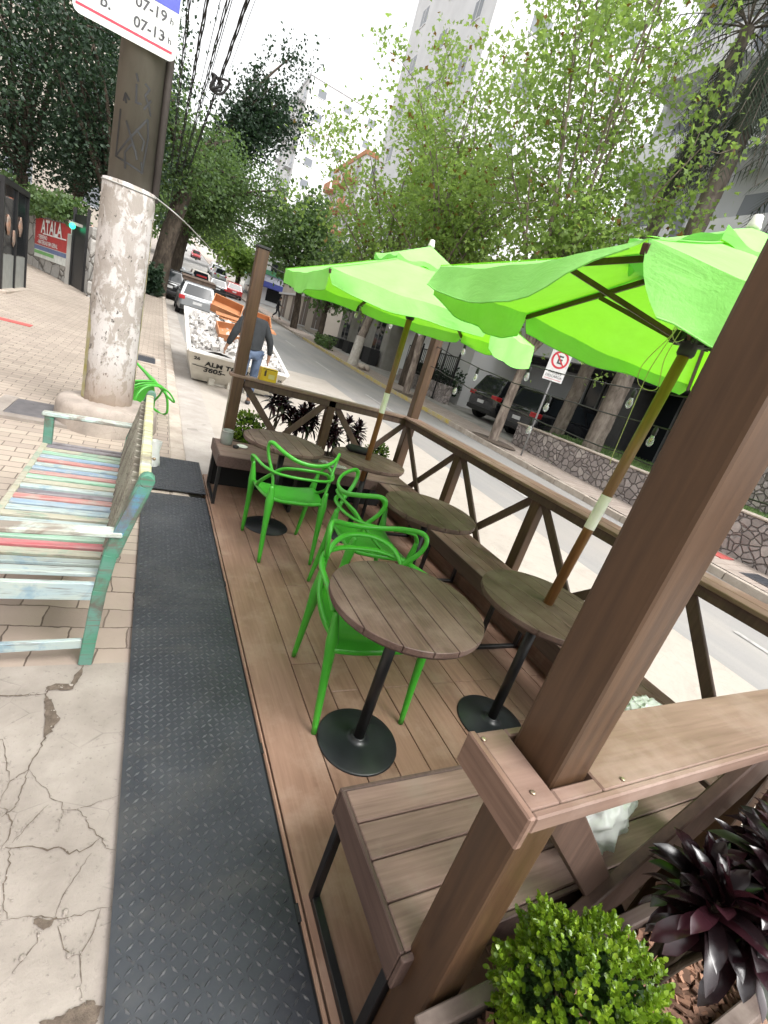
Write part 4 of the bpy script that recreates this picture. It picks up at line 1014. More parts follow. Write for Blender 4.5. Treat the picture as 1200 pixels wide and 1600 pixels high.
for s, x, z, k in (('07-19',sx1-.205,sz0+.235,.098),('h',sx1-.055,sz0+.24,.06),('07-13',sx1-.205,sz0+.105,.098),('h',sx1-.055,sz0+.11,.06),('b.',sx0+.21,sz0+.12,.105)):
    mb = MB(); mb.text(s, (x,y,z), X, Z, k, 'CENTER', .022); mb.build('lettering', sign_ink, t)
mb = MB(); mb.lathe([(.008,0),(.008,.004)], (0,0,0), 8); mb.v = [(v[0]+sx1-.10, y-.003+v[2]*.5, v[1]+sz0+.135) for v in mb.v]; mb.build('rivet', trim_black, t)
mb = MB(); mb.lathe([(.186,3.60),(.186,3.63)], (px,py,0), 24, True, False); mb.build('strap', black_metal, t)

# black cable lying on the pavers behind the bench
mb = MB(); mb.tube([V((x,y,zl(y)+.012)) for x, y, _ in cr([(-2.2,4.1,0),(-1.6,4.0,0),(-1.0,3.9,0),(-.82,3.75,0),(-.86,3.55,0),(-.74,3.40,0),(-.6,3.35,0),(-.55,3.5,0)],6)], .009, 6); tag(mb.build('cable', cable_mat), 'black cable looping over the pavers behind the painted bench', 'cable')
mb = MB(); Q = []
for j in range(9):
    z = .26*j/8; Q.append([V((.155+.05*(1-.3*z)*math.cos(a)*(1+.18*math.sin(a*3+j)), 4.55+.05*math.sin(a)*(1+.15*math.sin(a*4+j)), zl(4.55)+z)) for a in [2*math.pi*i/12 for i in range(12)]])
mb.grid(Q, True, True); tag(mb.build('plastic_bag', film), 'small upright clear plastic bag at the kerb beside the bench back', 'bag')

# ================================================================== RUBBLE SKIP
sx, sy0, sy1 = (.62, 2.42), 9.25, 12.2; t = thing('rubble_skip', 'white steel rubble skip with a low sloping front and black stencilled lettering', 'skip', (1.5, 10.6, .1)); sw = plain('skip_paint', (.60,.57,.50), (.47,.44,.38), .55, 5, bump=.2)
mb = MB(); zb = zr(10.8)+.10
B = [V((sx[0]+.16,9.70,.12)), V((sx[1]-.14,9.70,.12)), V((sx[1]-.10,11.7,zb)), V((sx[0]+.16,11.7,zb))]
T = [V((sx[0],sy0,.665)), V((sx[1],sy0,.645)), V((sx[1],sy1,1.22)), V((sx[0],sy1,1.24))]
mb.add(B+T, [(0,3,2,1),(0,1,5,4),(1,2,6,5),(2,3,7,6),(3,0,4,7)]); body = mb.build('body', sw, t, solid=.03)
mb = MB()
for a, b in zip(T, T[1:]+T[:1]): mb.bar(a, b, .075, .055)
mb.build('rim', plain('skip_rim', (.72,.71,.68), (.6,.58,.55), .5, 6), t, .006)
mb = MB()
for x in (1.12,1.47,1.80): mb = MB(); mb.box((x,9.66,.13),(.11,.12,.14)); mb.build('hook_bracket', sw, t, .006)
mb = MB(); mb.box((1.46,9.72,.095),(.8,.05,.05)); mb.build('hook_bar', sw, t, .006)
for x in (.95,1.95): mb = MB(); mb.box((x,10.8,.10),(.12,1.6,.14)); mb.build('skid', trim_black, t)
fn = (B[0]-T[0]).normalized(); yd = -(B[0]+B[1]-T[0]-T[1]).normalized(); nrm = V((1,0,0)).cross(yd).normalized(); nrm = nrm if nrm.y < 0 else -nrm
mb = MB(); O = (T[0]+T[1])/2 + nrm*.022
lc = [(.0,-.27,.16,'ALM TRANSP'),(0,0,0,''),(-.74,-.17,.11,'26'),(.80,-.22,.09,'26')]
stencil = plain('stencil_black',(.02,.02,.02),None,.7)
for x, d, k, s in lc[:1]+[(-.40,-.43,.17,'3605-')]+lc[2:]: mb = MB(); mb.text(s, O + V((1,0,0))*(x-.12 if s.startswith('ALM') else x) + yd*d, V((1,0,0)), yd, k, 'CENTER', .03); mb.build('lettering', stencil, t)
mb = MB(); mb.add([O+V((-.80,0,0))+yd*-.30, O+V((-.35,0,0))+yd*-.335, O+V((-.35,0,0))+yd*-.35, O+V((-.80,0,0))+yd*-.318],[(0,1,2,3)]); mb.build('stencil_line', stencil, t)
mb = MB(); rub = plain('plaster_rubble', (.62,.60,.58), (.42,.40,.38), .95, 8, rnd=.25, bump=.5)
def hz(x, y):
    u = (y-sy0)/(sy1-sy0); b = .60+.55*u; e = min(x-sx[0], sx[1]-x)/.9; return b + .02 + .22*min(1,max(0,e*1.6))*math.sin(math.pi*min(1,.15+u*.8)) + .05*math.sin(x*5+y*3)
mb.grid([[V((sx[0]+.05+(sx[1]-sx[0]-.1)*i/14, sy0+.08+(sy1-sy0-.16)*j/18, hz(sx[0]+.05+(sx[1]-sx[0]-.1)*i/14, sy0+.08+(sy1-sy0-.16)*j/18)-.05)) for i in range(15)] for j in range(19)], False)
for k in range(900):
    x, y = R.uniform(sx[0]+.07,sx[1]-.07), R.uniform(sy0+.1,sy1-.1); s = R.choice([.03,.04,.05,.07,.10])*R.uniform(.7,1.4)
    mb.box((x,y,hz(x,y)+R.uniform(-.02,.03)), (s,s*R.uniform(.5,1),s*R.uniform(.3,.8)), (R.uniform(0,6),R.uniform(0,6),R.uniform(0,6)))
o = mb.build('rubble', rub, kind='stuff'); tag(o, 'heap of white plaster rubble filling the skip', 'rubble')
ow = plain('orange_board', (.44,.19,.08), (.35,.145,.06), .6, 6)
def drawer(label, c, d, rot, back=True):
    t = thing('drawer', label, 'drawer', c, 'orange wooden drawers thrown on the rubble'); M_ = Euler(rot).to_matrix(); w, l, h = d; th = .018; mb = MB()
    for q, s in (((0,0,0),(w,l,th)),((-w/2,0,h/2),(th,l,h)),((w/2,0,h/2),(th,l,h)),((0,-l/2,h/2),(w,th,h)),((0,l/2,h/2),(w,th,h))): mb.box(V(c)+M_@V(q), s, M_)
    mb.build('drawer_box', ow, t)
drawer('small orange wooden drawer lying open side up at the front of the rubble', (1.35,10.25,1.02), (.42,.42,.14), (.5,-.1,.1))
drawer('orange wooden drawer at the back left of the rubble heap', (1.42,11.75,1.42), (.62,.4,.18), (.62,.12,-.15))
drawer('orange wooden drawer at the back right of the rubble heap', (2.08,11.65,1.36), (.58,.42,.16), (.55,.05,.05))
mb = MB(); mb.box((1.78,11.15,1.33),(1.25,.34,.02),(.12,.02,-.06)); mb.box((1.82,11.05,1.29),(1.2,.30,.018),(.10,.0,-.10)); tag(mb.build('board', ow, bevel=.002), 'long orange board lying flat across the rubble in the skip', 'board')

# ================================================================== PEOPLE
def figure(label, loc, rotz, J, shirt, trousers, shoe, skin, hair, h=1.75):
    t = thing('person', label, 'person', (0,0,0))
    def sk(name, chain_r, edges, mat, grow=0, sub=2):
        me = bpy.data.meshes.new(name); ks = list(chain_r); me.from_pydata([J[k] for k in ks], [(ks.index(a), ks.index(b)) for a, b in edges], [])
        o = bpy.data.objects.new(name, me); C.objects.link(o); o.parent = t; me.materials.append(mat)
        o.modifiers.new('skin', 'SKIN'); sd = o.modifiers.new('sub', 'SUBSURF'); sd.levels = sub; sd.render_levels = sub
        for i, k in enumerate(ks):
            r = chain_r[k]; r = r if isinstance(r, tuple) else (r, r); me.skin_vertices[0].data[i].radius = (r[0]+grow, r[1]+grow); me.skin_vertices[0].data[i].use_root = (i == 0)
        o.modifiers['skin'].use_smooth_shade = True
        return o
    body = dict(pel=(.12,.09), wai=(.11,.08), che=(.125,.085), neB=.06, neT=.052, hdB=(.062,.07), hdM=(.075,.092), hdT=(.055,.07))
    E = [('pel','wai'),('wai','che'),('che','neB'),('neB','neT'),('neT','hdB'),('hdB','hdM'),('hdM','hdT')]
    for s in 'LR':
        body.update({s+'sh':.062, s+'el':.044, s+'wr':.030, s+'pa':(.034,.018), s+'hip':.085, s+'kn':.056, s+'an':.040, s+'to':(.04,.028)})
        E += [('che',s+'sh'),(s+'sh',s+'el'),(s+'el',s+'wr'),(s+'wr',s+'pa'),('pel',s+'hip'),(s+'hip',s+'kn'),(s+'kn',s+'an'),(s+'an',s+'to')]
        w, p = V(J[s+'wr']), V(J[s+'pa']); d = (p-w).normalized(); side = V((0,1,0)) - d*d.y; side.normalize()
        for q, (o_, l) in enumerate(((-.027,.062),(-.009,.078),(.009,.082),(.027,.07))):
            a, b = f'{s}f{q}a', f'{s}f{q}b'; n = d.cross(side).normalized(); J[a] = tuple(p+side*o_+d*.025+n*.004); J[b] = tuple(p+side*o_+d*l+n*.02); body[a] = .009; body[b] = .0075; E += [(s+'pa',a),(a,b)]
        a, b = s+'ta', s+'tb'; J[a] = tuple(w.lerp(p,.5)+side*.03); J[b] = tuple(p+side*.045+d*.02); body[a] = .011; body[b] = .009; E += [(s+'wr',a),(a,b)]
    sk('body', body, E, skin)
    sk('shirt', {'wai':(.165,.13),'pel':(.165,.135),'che':(.20,.15),'neB':(.10,.095),'Lsh':.09,'Lel':.064,'Lcu':.045,'Rsh':.09,'Rel':.064,'Rcu':.045}, [('pel','wai'),('wai','che'),('che','neB'),('che','Lsh'),('Lsh','Lel'),('Lel','Lcu'),('che','Rsh'),('Rsh','Rel'),('Rel','Rcu')], shirt)
    sk('trousers', {'pel':(.138,.108),'Lhip':.098,'Lkn':.072,'Lhem':.062,'Rhip':.098,'Rkn':.072,'Rhem':.062}, [('pel','Lhip'),('Lhip','Lkn'),('Lkn','Lhem'),('pel','Rhip'),('Rhip','Rkn'),('Rkn','Rhem')], trousers)
    for s in 'LR':
        a = V(J[s+'an']); b = V(J[s+'to']); J['_h'] = tuple(a.lerp(b,-.25)+V((0,0,-.055))); J['_t'] = tuple(b+V((0,0,.0))); J['_m'] = tuple(a.lerp(b,.4)+V((0,0,-.03)))
        sk('shoe', {'_h':(.045,.035),'_m':(.05,.04),'_t':(.045,.028)}, [('_h','_m'),('_m','_t')], shoe, 0, 1)
    hm, ht = V(J['hdM']), V(J['hdT']); fd = V(J.get('_f',(0,1,0)))
    mb = MB(); c = hm.lerp(ht,.45)-fd*.014; mb.ell(c, (.088,.105,.10), 16, 10, .02); o = mb.build('hair', hair, t)
    mb = MB(); sd = V((fd.y,-fd.x,0)); f0 = hm+fd*.082
    mb.ell(f0+fd*.018+V((0,0,-.015)), (.014,.018,.022), 8, 6); mb.build('nose', skin, t)
    for k in (-1,1):
        mb = MB(); mb.ell(hm+sd*(.078*k)+V((0,0,-.01)), (.014,.018,.028), 8, 6); mb.build('ear', skin, t)
        mb = MB(); mb.ell(f0+sd*(.03*k)+V((0,0,.018)), (.011,.008,.007), 8, 6); mb.build('eye', trim_black, t)
    mb = MB(); mb.box(f0+fd*.004+V((0,0,-.052)), (.042,.012,.008)); mb.build('mouth', trim_black, t)
    t.location = loc; t.rotation_euler.z = rotz; return t
skin_m = plain('skin', (.30,.17,.11), None, .55); hair_m = plain('dark_hair', (.02,.016,.014), None, .7)
J = dict(pel=(0,0,.95), wai=(-.02,.02,1.10), che=(-.06,.06,1.31), neB=(-.12,.10,1.45), neT=(-.13,.14,1.50), hdB=(-.125,.18,1.54), hdM=(-.11,.21,1.61), hdT=(-.105,.22,1.68), Lsh=(-.25,.05,1.37), Lel=(-.36,.02,1.12), Lwr=(-.42,.08,.91), Lcu=(-.415,.075,.93), Lpa=(-.44,.10,.84),
         Rsh=(.13,.05,1.40), Rel=(.26,.0,1.14), Rwr=(.30,.06,.90), Rcu=(.30,.055,.93), Rpa=(.30,.08,.82), Lhip=(-.095,0,.90), Lkn=(-.105,.02,.48), Lan=(-.11,-.02,.09), Lhem=(-.11,-.015,.12), Lto=(-.12,.13,.035), Rhip=(.095,0,.90), Rkn=(.10,.05,.49), Ran=(.10,.07,.09), Rhem=(.10,.065,.12), Rto=(.115,.22,.035))
jeans = plain('jeans', (.095,.13,.20), (.03,.05,.09), .8, 7, detail=7)
figure('person in dark grey long sleeved top and jeans seen from behind at the skip', (1.57,8.55,zr(8.55)), .05, J, plain('dark_grey_knit', (.022,.025,.028), (.013,.015,.017), .9, 8), jeans, plain('dark_shoe', (.03,.03,.035), None, .6), skin_m, hair_m)
J = dict(pel=(0,0,.93), wai=(0,.02,1.08), che=(0,.05,1.30), neB=(0,.07,1.45), neT=(0,.09,1.51), hdB=(0,.11,1.57), hdM=(0,.13,1.65), hdT=(0,.12,1.72), Lsh=(-.18,.05,1.39), Lel=(-.24,-.12,1.15), Lwr=(-.23,-.05,.92), Lcu=(-.23,-.055,.94), Lpa=(-.23,-.01,.84),
         Rsh=(.18,.05,1.39), Rel=(.24,.16,1.15), Rwr=(.22,.36,1.02), Rcu=(.22,.34,1.03), Rpa=(.21,.44,.98), Lhip=(-.09,0,.88), Lkn=(-.10,.20,.52), Lan=(-.10,.28,.10), Lhem=(-.10,.275,.14), Lto=(-.10,.44,.06), Rhip=(.09,0,.88), Rkn=(.10,.0,.46), Ran=(.10,-.28,.13), Rhem=(.10,-.26,.17), Rto=(.10,-.16,.03))
figure('person in dark clothes walking along the far kerb', (9.0,42.3,zf(42.3)), -1.9, J, plain('black_jacket', (.012,.012,.016), None, .8), plain('charcoal_trousers', (.02,.022,.03), None, .85), trim_black, skin_m, hair_m)

# ================================================================== CARS
def car(label, loc, rotz, col, kind='hatch', scale=1.0, group=None, sec=None, load=False, name='parked_car'):
    t = thing(name, label, 'car', (0,0,0), group); pm = col
    D = {'hatch': (3.95,.84,.62,1.48,(-1.92,-1.55,.55,1.15)), 'sedan': (4.4,.86,.62,1.45,(-1.75,-1.0,.5,1.2)), 'suv': (4.5,.90,.80,1.68,(-2.18,-1.9,.55,1.3)), 'van': (4.2,.86,.70,1.75,(-2.05,-1.9,.9,1.6))}[kind]
    L, W, zb, zt, (g0,g1,g2,g3) = D; h = L/2; belt = .92 if kind in ('hatch','sedan') else 1.04; zl_ = .24
    mb = MB(); rows = []                  # lower body lofted along its length
    for y, w, b, tp in ((-h,.80,.36,belt-.12),(-h+.05,.92,.28,belt-.04),(-h+.30,.985,zl_,belt),(-h+1.0,1.0,zl_,belt),(0,1.0,zl_,belt-.005),(g3-.05,1.0,zl_,belt-.02),(h-.55,.97,zl_,belt-.11),(h-.15,.90,.26,belt-.2),(h,.74,.36,belt-.3)):
        w *= W; rows.append([V(p) for p in ((-w*.9,y,b),(-w,y,b+.12),(-w*1.0,y,(b+tp)/2),(-w*.985,y,tp-.10),(-w*.93,y,tp),(0,y,tp+.02),(w*.93,y,tp),(w*.985,y,tp-.10),(w,y,(b+tp)/2),(w,y,b+.12),(w*.9,y,b))])
    mb.grid(rows, True, True); n = 11
    mb.add(rows[0], [tuple(range(n))], False); mb.add(rows[-1], [tuple(range(n))[::-1]], False); mb.build('body', pm, t)
    wb, wt = W*.92, W*.74
    Bq = [V((-wb,g0,belt-.03)), V((wb,g0,belt-.03)), V((wb,g3,belt-.04)), V((-wb,g3,belt-.04))]; Tq = [V((-wt,g1,zt-.03)), V((wt,g1,zt-.03)), V((wt,g2,zt-.02)), V((-wt,g2,zt-.02))]
    mb = MB(); mb.add(Bq+Tq, [(0,1,5,4),(1,2,6,5),(2,3,7,6),(3,0,4,7),(4,5,6,7)])
    m2 = [V((x*.9,y*.96+.02,zt+.012)) for x, y, z in Tq]; mb.add(Tq+m2, [(0,1,5,4),(1,2,6,5),(2,3,7,6),(3,0,4,7),(4,5,6,7)]); mb.build('cabin', pm, t, .02, 2)
    def pane(name, a, b, c, d, i0=.08, i1=.92, j0=.10, j1=.90):
        mb = MB(); f = lambda u, v: a.lerp(b,u).lerp(d.lerp(c,u),v); nr = (b-a).cross(d-a).normalized()*.012
        mb.add([f(i0,j0)+nr,f(i1,j0)+nr,f(i1-.02,j1)+nr,f(i0+.02,j1)+nr],[(0,1,2,3)]); mb.build(name, dark_glass, t)
    pane('rear_window', Bq[0],Bq[1],Tq[1],Tq[0]); pane('windshield', Bq[2],Bq[3],Tq[3],Tq[2],.05,.95,.06,.94)
    for a, b, c, d in ((Bq[1],Bq[2],Tq[2],Tq[1]),(Bq[3],Bq[0],Tq[0],Tq[3])):
        if a is Bq[1]: pane('side_window',a,b,c,d,.10,.36); pane('side_window',a,b,c,d,.40,.68); pane('side_window',a,b,c,d,.71,.90,.1,.75)
        else: pane('side_window',a,b,c,d,.64,.90); pane('side_window',a,b,c,d,.32,.60); pane('side_window',a,b,c,d,.10,.29,.1,.75)
    r = .31 if kind != 'suv' else .36
    for y in (-h+.78, h-.82):
        for s in (-1,1):
            mb = MB(); M_ = Matrix(((0,0,s),(1,0,0),(0,1,0))); pr = [(r*.62,-.10),(r*.9,-.105),(r,-.07),(r,.07),(r*.9,.105),(r*.62,.10)]
            mb.lathe(pr, (0,0,0), 20); mb.v = [tuple(M_@V(v)+V((s*(W-.085),y,r))) for v in mb.v]; w = mb.build('wheel', tyre, t)
            mb = MB(); mb.lathe([(r*.62,.092),(r*.58,.10)], (0,0,0), 20, False, False)
            for k in range(5):
                a = k*1.2566; mb.box((r*.3*math.cos(a),r*.3*math.sin(a),.094), (r*.58,r*.16,.02), (0,0,a))
            mb.lathe([(r*.16,.09),(r*.14,.108)], (0,0,0), 12); mb.v = [tuple(M_@V(v)+V((s*(W-.085),y,r))) for v in mb.v]; mb.build('rim', rim, w)
            mb = MB(); mb.lathe([(r*1.13,.0),(r*1.13,.012)], (0,0,0), 20); mb.v = [tuple(M_@V(v)+V((s*(W*.995-.002),y,r+.02))) for v in mb.v]; mb.build('wheel_arch', trim_black, t)
    for s in (-1,1):
        mb = MB(); mb.bb(min(s*W*.66,s*W*.965),max(s*W*.66,s*W*.965),-h-.012,-h+.20,belt-.22,belt-.05) if kind != 'suv' else mb.bb(min(s*W*.60,s*W*.97),max(s*W*.60,s*W*.97),-h-.012,-h+.25,belt-.20,belt-.04)
        mb.build('tail_light', tail_red, t, .015)
        mb = MB(); mb.bb(min(s*W*.5,s*W*.88),max(s*W*.5,s*W*.88),h-.28,h-.05,belt-.38,belt-.26); mb.build('headlight', head_white, t, .02)
        mb = MB(); mb.ell((s*(W+.07),g3-.35,belt+.04),(.09,.06,.065),10,7); mb.build('mirror', pm, t)
    mb = MB(); mb.bb(-.20,.20,-h-.018,-h+.02,.60,.72); mb.build('number_plate', plate_m, t)
    mb = MB(); mb.bb(-W*.86,W*.86,-h-.03,-h+.12,.30,.47); mb.build('bumper', trim_black if sec is None else sec, t, .03, 2); mb = MB(); mb.bb(-W*.8,W*.8,h-.1,h+.02,.3,.46); mb.build('bumper', trim_black if sec is None else sec, t, .03, 2)
    if load:
        mb = MB(); mb.box((0,-.35,zt+.12),(1.42,1.9,.16),(.02,0,0)); mb.box((0,-.38,zt+.215),(1.5,1.95,.03),(.02,0,0)); mb.build('roof_load', plain('brown_load',(.14,.10,.075),(.09,.06,.045),.8,5), t, .01)
    t.location = loc; t.rotation_euler.z = rotz; t.scale = (scale,)*3; return t
def slope(y): return math.atan2(zr(y+2)-zr(y-2), 4)
def road_car(label, x, y, col, kind, rot=0, **k):
    t = car(label, (x,y,zr(y)), rot, col, kind, **k); t.rotation_euler.x = slope(y)*(1 if abs(rot) < 1 else -1); return t
silver = paint('silver_paint', (.26,.27,.28), .4, .35, .3); blackp = paint('black_paint', (.010,.011,.013), .8, .2); whitep = paint('white_car_paint', (.66,.67,.68)); greyp = paint('grey_paint', (.36,.38,.41)); redp = paint('red_paint', (.36,.03,.03)); orangep = paint('orange_paint', (.60,.22,.05)); taxip = paint('taxi_white', (.62,.58,.52))
G_ = 'cars along the street'
road_car('silver hatchback with a brown load on its roof, just behind the skip', 1.62, 25.2, silver, 'hatch', load=True, group=G_, scale=.93)
road_car('black car parked at the kerb, left of the silver hatchback', .55, 31.5, blackp, 'hatch', group=G_)
road_car('white hatchback second behind the silver one', 1.55, 40, whitep, 'hatch', group=G_)
road_car('light grey car parked behind the white hatchback', 1.35, 50, greyp, 'hatch', group=G_)
tx = road_car('pale taxi with orange ends and a red rear window strip', 3.25, 50, taxip, 'suv', group=G_, sec=orangep)
for s in (-1,1):
    mb = MB(); mb.bb(min(s*.55,s*.89),max(s*.55,s*.89),-2.29,-1.95,.50,.82); mb.build('orange_corner', orangep, tx, .02)
mb = MB(); mb.bb(-.35,.5,-2.12,-2.09,1.22,1.36); mb.build('red_sticker', tail_red, tx)
road_car('black hatchback driving away in the middle of the street', 5.0, 52, blackp, 'hatch', group=G_)
road_car('red hatchback with a dark bumper driving away on the right', 7.1, 57, redp, 'hatch', group=G_)
road_car('white car far up the street heading towards the camera', 4.0, 125, whitep, 'sedan', math.pi, group=G_)
road_car('red car far up the street beside the white one', 6.1, 112, redp, 'sedan', math.pi, group=G_)
road_car('grey van parked far up the street on the right', 7.4, 76, greyp, 'van', group=G_)
road_car('white van parked far up the street behind the grey one', 7.5, 84, whitep, 'van', group=G_)
G2 = 'black cars nosed in on the forecourt'
t = car('black car with a silver lit tail, parked nose in beyond the pale tree trunk', (13.6,14.85,zf(14.9)), -math.pi/2, blackp, 'suv', group=G2)
t = car('black car parked nose in behind the stone planter wall', (13.35,12.35,zf(12.3)), -math.pi/2, blackp, 'suv', group=G2)

# ================================================================== OVERHEAD CABLES
def cable(label, P, r, bundles=1):
    mb = MB()
    for b in range(bundles):
        a = b*2.1; mb.tube([V(p)+V((.03*math.cos(a+i*.8),0,.03*math.sin(a+i*.8)))*(bundles > 1) for i, p in enumerate(cr(P,10))], r*R.uniform(.45,.8), 5, False)
    tag(mb.build('overhead_cable', cable_mat), label, 'cable', 'overhead cables along the street')
def span(xa, xb, za, zb, sag=.35):
    """passes (xa, 12.5, za) and (xb, 40, zb); drawn from behind the camera to the far pole"""
    P = []
    for k in range(11):
        y = -8+5.2*k; u = (y-12.5)/27.5; P.append((xa+(xb-xa)*u, y, za+(zb-za)*u-sag*4*.25*(1-((y-18)/26)**2)+.25))
    return P
cable('thick cable bundle nearest the utility pole', span(-.08,.0,6.7,6.0), .020, 3)
cable('thick tangled cable bundle second from the pole', span(.22,.15,6.9,6.2), .024, 3)
cable('tangled cable bundle third from the pole', span(.56,.3,6.9,6.3), .020, 3)
cable('single thin overhead cable fourth from the pole', span(.68,.36,7.3,6.6), .013)
cable('single thin overhead cable between two bundles', span(.40,.2,6.5,6.0), .012)
cable('rightmost thick cable bundle over the kerb', span(.90,.5,7.1,6.5), .024, 3)
cable('rightmost single overhead cable', span(1.04,.7,7.2,6.9), .013)
mb = MB()
for a in range(3):
    mb.tube(cr([(.72,16+.3*a,6.75),(.80+.25*math.cos(a*2),16.2,6.85),(.9,16.3,6.55+.1*a),(.62,16.1,6.5),(.72,16+.3*a,6.8)],6), .03, 6, False)
tag(mb.build('cable_splice', cable_mat), 'coiled cable splice hanging on the right hand cable bundles', 'cable splice')
def facade(label, x0, x1, y0, y1, z0, z1, mat, floors, bays, glass, opt=None, ww=.6, hh=.5, bx=True, by=True, bal=None, name='apartment_tower'):
    t = thing(name, label, 'building', ((x0+x1)/2,(y0+y1)/2,z0)); mb = MB(); mb.bb(x0,x1,y0,y1,z0,z1); mb.build('wall', mat, t); fh = (z1-z0)/floors
    for f in range(floors):
        z = z0+fh*(f+.5)
        if bx:                                  # face towards the street (x0)
            for b in range(bays[0]):
                y = y0+(y1-y0)*(b+.5)/bays[0]; w = (y1-y0)/bays[0]*ww; h_ = fh*hh
                gl = MB(); gl.bb(x0-.02,x0+.05,y-w/2,y+w/2,z-h_/2,z+h_/2); wn = gl.build('window', glass, t); fr = MB(); fr.bb(x0-.06,x0+.02,y-w/2-.06,y+w/2+.06,z-h_/2-.09,z-h_/2-.005); fr.bb(x0-.035,x0-.021,y-.03,y+.03,z-h_/2-.004,z+h_/2); fr.build('sill', opt or mat, wn)
                if bal and (b % bal[0] == 0): bl = MB(); bl.bb(x0-bal[1],x0-.065,y-w*.8,y+w*.8,z-fh*.5,z-fh*.5+.14); bl.bb(x0-bal[1],x0-bal[1]+.07,y-w*.8,y+w*.8,z-fh*.5+.14,z-fh*.5+1.0); bl.build('balcony', opt or mat, t)
        if by:
            for b in range(bays[1]):
                x = x0+(x1-x0)*(b+.5)/bays[1]; w = (x1-x0)/bays[1]*ww; h_ = fh*hh
                gl = MB(); gl.bb(x-w/2,x+w/2,y0-.02,y0+.05,z-h_/2,z+h_/2); wn = gl.build('window', glass, t); fr = MB(); fr.bb(x-w/2-.06,x+w/2+.06,y0-.06,y0+.02,z-h_/2-.09,z-h_/2-.005); fr.build('sill', opt or mat, wn)
    mb = MB(); mb.bb(x0-.1,x1+.1,y0-.1,y1+.1,z1,z1+.5); mb.build('parapet', opt or mat, t); return t
# ================================================================== LEFT SIDE
def wallbox(mb, a, b, th, z0, z1, off=0):
    a, b = V((*a,0)), V((*b,0)); d = (b-a).normalized(); n_ = V((-d.y,d.x,0)); mb.add([V((p.x,p.y,z)) for z in (z0,z1) for p in (a,b,b+n_*th,a+n_*th)], [(0,3,2,1),(4,5,6,7),(0,1,5,4),(1,2,6,5),(2,3,7,6),(3,0,4,7)])
A, B = (-4.9,25.2), (-2.63,20.7)
mb = MB(); wallbox(mb, (-13,25.2), (-4.9,25.2), .4, -.2, 2.9); wallbox(mb, A, B, .4, -.2, 2.62); tag(mb.build('stone_wall', granite_wall, bevel=.03), 'grey granite rubble wall behind the red signboard', 'wall')
mb = MB(); wallbox(mb, (-2.1,19.6), (-1.62,18.65), .4, -.2, 2.55); wallbox(mb, (-1.62,18.66), (-1.62,40), .3, -.2, 2.5); tag(mb.build('stone_wall', granite_wall, bevel=.03), 'granite wall right of the dark gate, partly behind the utility pole', 'wall')
dW = (V((*B,0))-V((*A,0))).normalized(); nW = V((dW.y,-dW.x,0)); nW = nW if nW.y < 0 else -nW
# red signboard
def onW(s, z, o=.05): p = V((*A,0)).lerp(V((*B,0)), s); return p + nW*o + V((0,0,z))
t = thing('signboard', 'red and white company signboard reading ATALA on the granite wall', 'sign', onW(.5,1.3)); s0, s1, z0, z1 = .34, .985, 1.10, 2.42; UP = V((0,0,1))
def onB(name, a, b, c, d, o, m): mb = MB(); mb.add([onW(a,c,o),onW(b,c,o),onW(b,d,o),onW(a,d,o)],[(0,1,2,3)]); mb.build(name, m, t)
mb = MB(); mb.add([onW(s,z,o) for o in (.0,.04) for s,z in ((s0,z0),(s1,z0),(s1,z1),(s0,z1))],[(0,1,2,3),(4,5,6,7),(0,1,5,4),(1,2,6,5),(2,3,7,6),(3,0,4,7)]); mb.build('board', plain('board_white',(.62,.64,.60),None,.5), t)
onB('red_field', s0, s1, 1.52, z1, .045, plain('board_red',(.42,.035,.035),None,.5)); onB('blue_strip', s0, s1, 1.36, 1.50, .045, plain('board_blue',(.12,.16,.30),None,.5)); onB('green_strip', s0, .72, 1.22, 1.33, .045, plain('board_green',(.16,.40,.12),None,.5))
bl_ = plain('board_letter',(.72,.72,.70),None,.5)
mb = MB(); mb.text('ATALA', onW(.655,1.96,.06), dW, UP, .62, 'CENTER', .025); mb.build('lettering', bl_, t)
mb = MB(); mb.add([onW(.50,1.95,.06),onW(.93,1.95,.06),onW(.93,1.91,.06),onW(.50,1.91,.06)],[(0,1,2,3)])
mb.build('underline', bl_, t)
for s_, z_ in (('- TERRENO',1.74),('- MATERIAIS EM GERAL',1.57)): mb = MB(); mb.text(s_, onW(.40,z_,.06), dW, UP, .19, 'LEFT', .02); mb.build('lettering', bl_, t)
mb = MB(); mb.box((-2.72,20.75,1.0),(.12,.12,2.3)); tag(mb.build('gate_post', w_conc, bevel=.01), 'thin grey concrete post at the right edge of the red signboard', 'post')
t = thing('metal_gate', 'dark metal gate panel between the two granite walls', 'gate', (-2.35,20.2,.4)); mb = MB()
mb.bar((-2.60,20.72,1.5),(-2.14,19.72,1.5),.03,2.6); mb.build('panel', black_metal, t)
mb = MB()
for s in (0,1): p = V((-2.62,20.75,0)).lerp(V((-2.12,19.65,0)),s); mb.box((p.x,p.y,1.5),(.09,.09,3.0))
mb.build('frame', black_metal, t)
t = thing('gate_signal', 'small garage exit signal with a green and an orange lamp over the dark gate', 'signal', (-2.5,20.3,2.5)); mb = MB(); mb.bar((-2.72,20.5,2.50),(-1.95,19.75,2.45),.07,.09); mb.build('bracket', plain('signal_grey',(.4,.38,.35)), t)
def emit(name, c, s):
    m = N(name); m.col(c); m.b.inputs['Emission Color'].default_value = (*c,1); m.b.inputs['Emission Strength'].default_value = s; return m.m
mb = MB(); mb.ell((-2.62,20.32,2.40),(.09,.09,.09),12,8); mb.build('green_lamp', emit('green_lamp',(.02,.6,.25),2.5), t)
mb = MB(); mb.ell((-2.0,19.70,2.50),(.09,.07,.07),12,8); mb.build('orange_lamp', emit('orange_lamp',(.8,.18,.03),1.5), t)
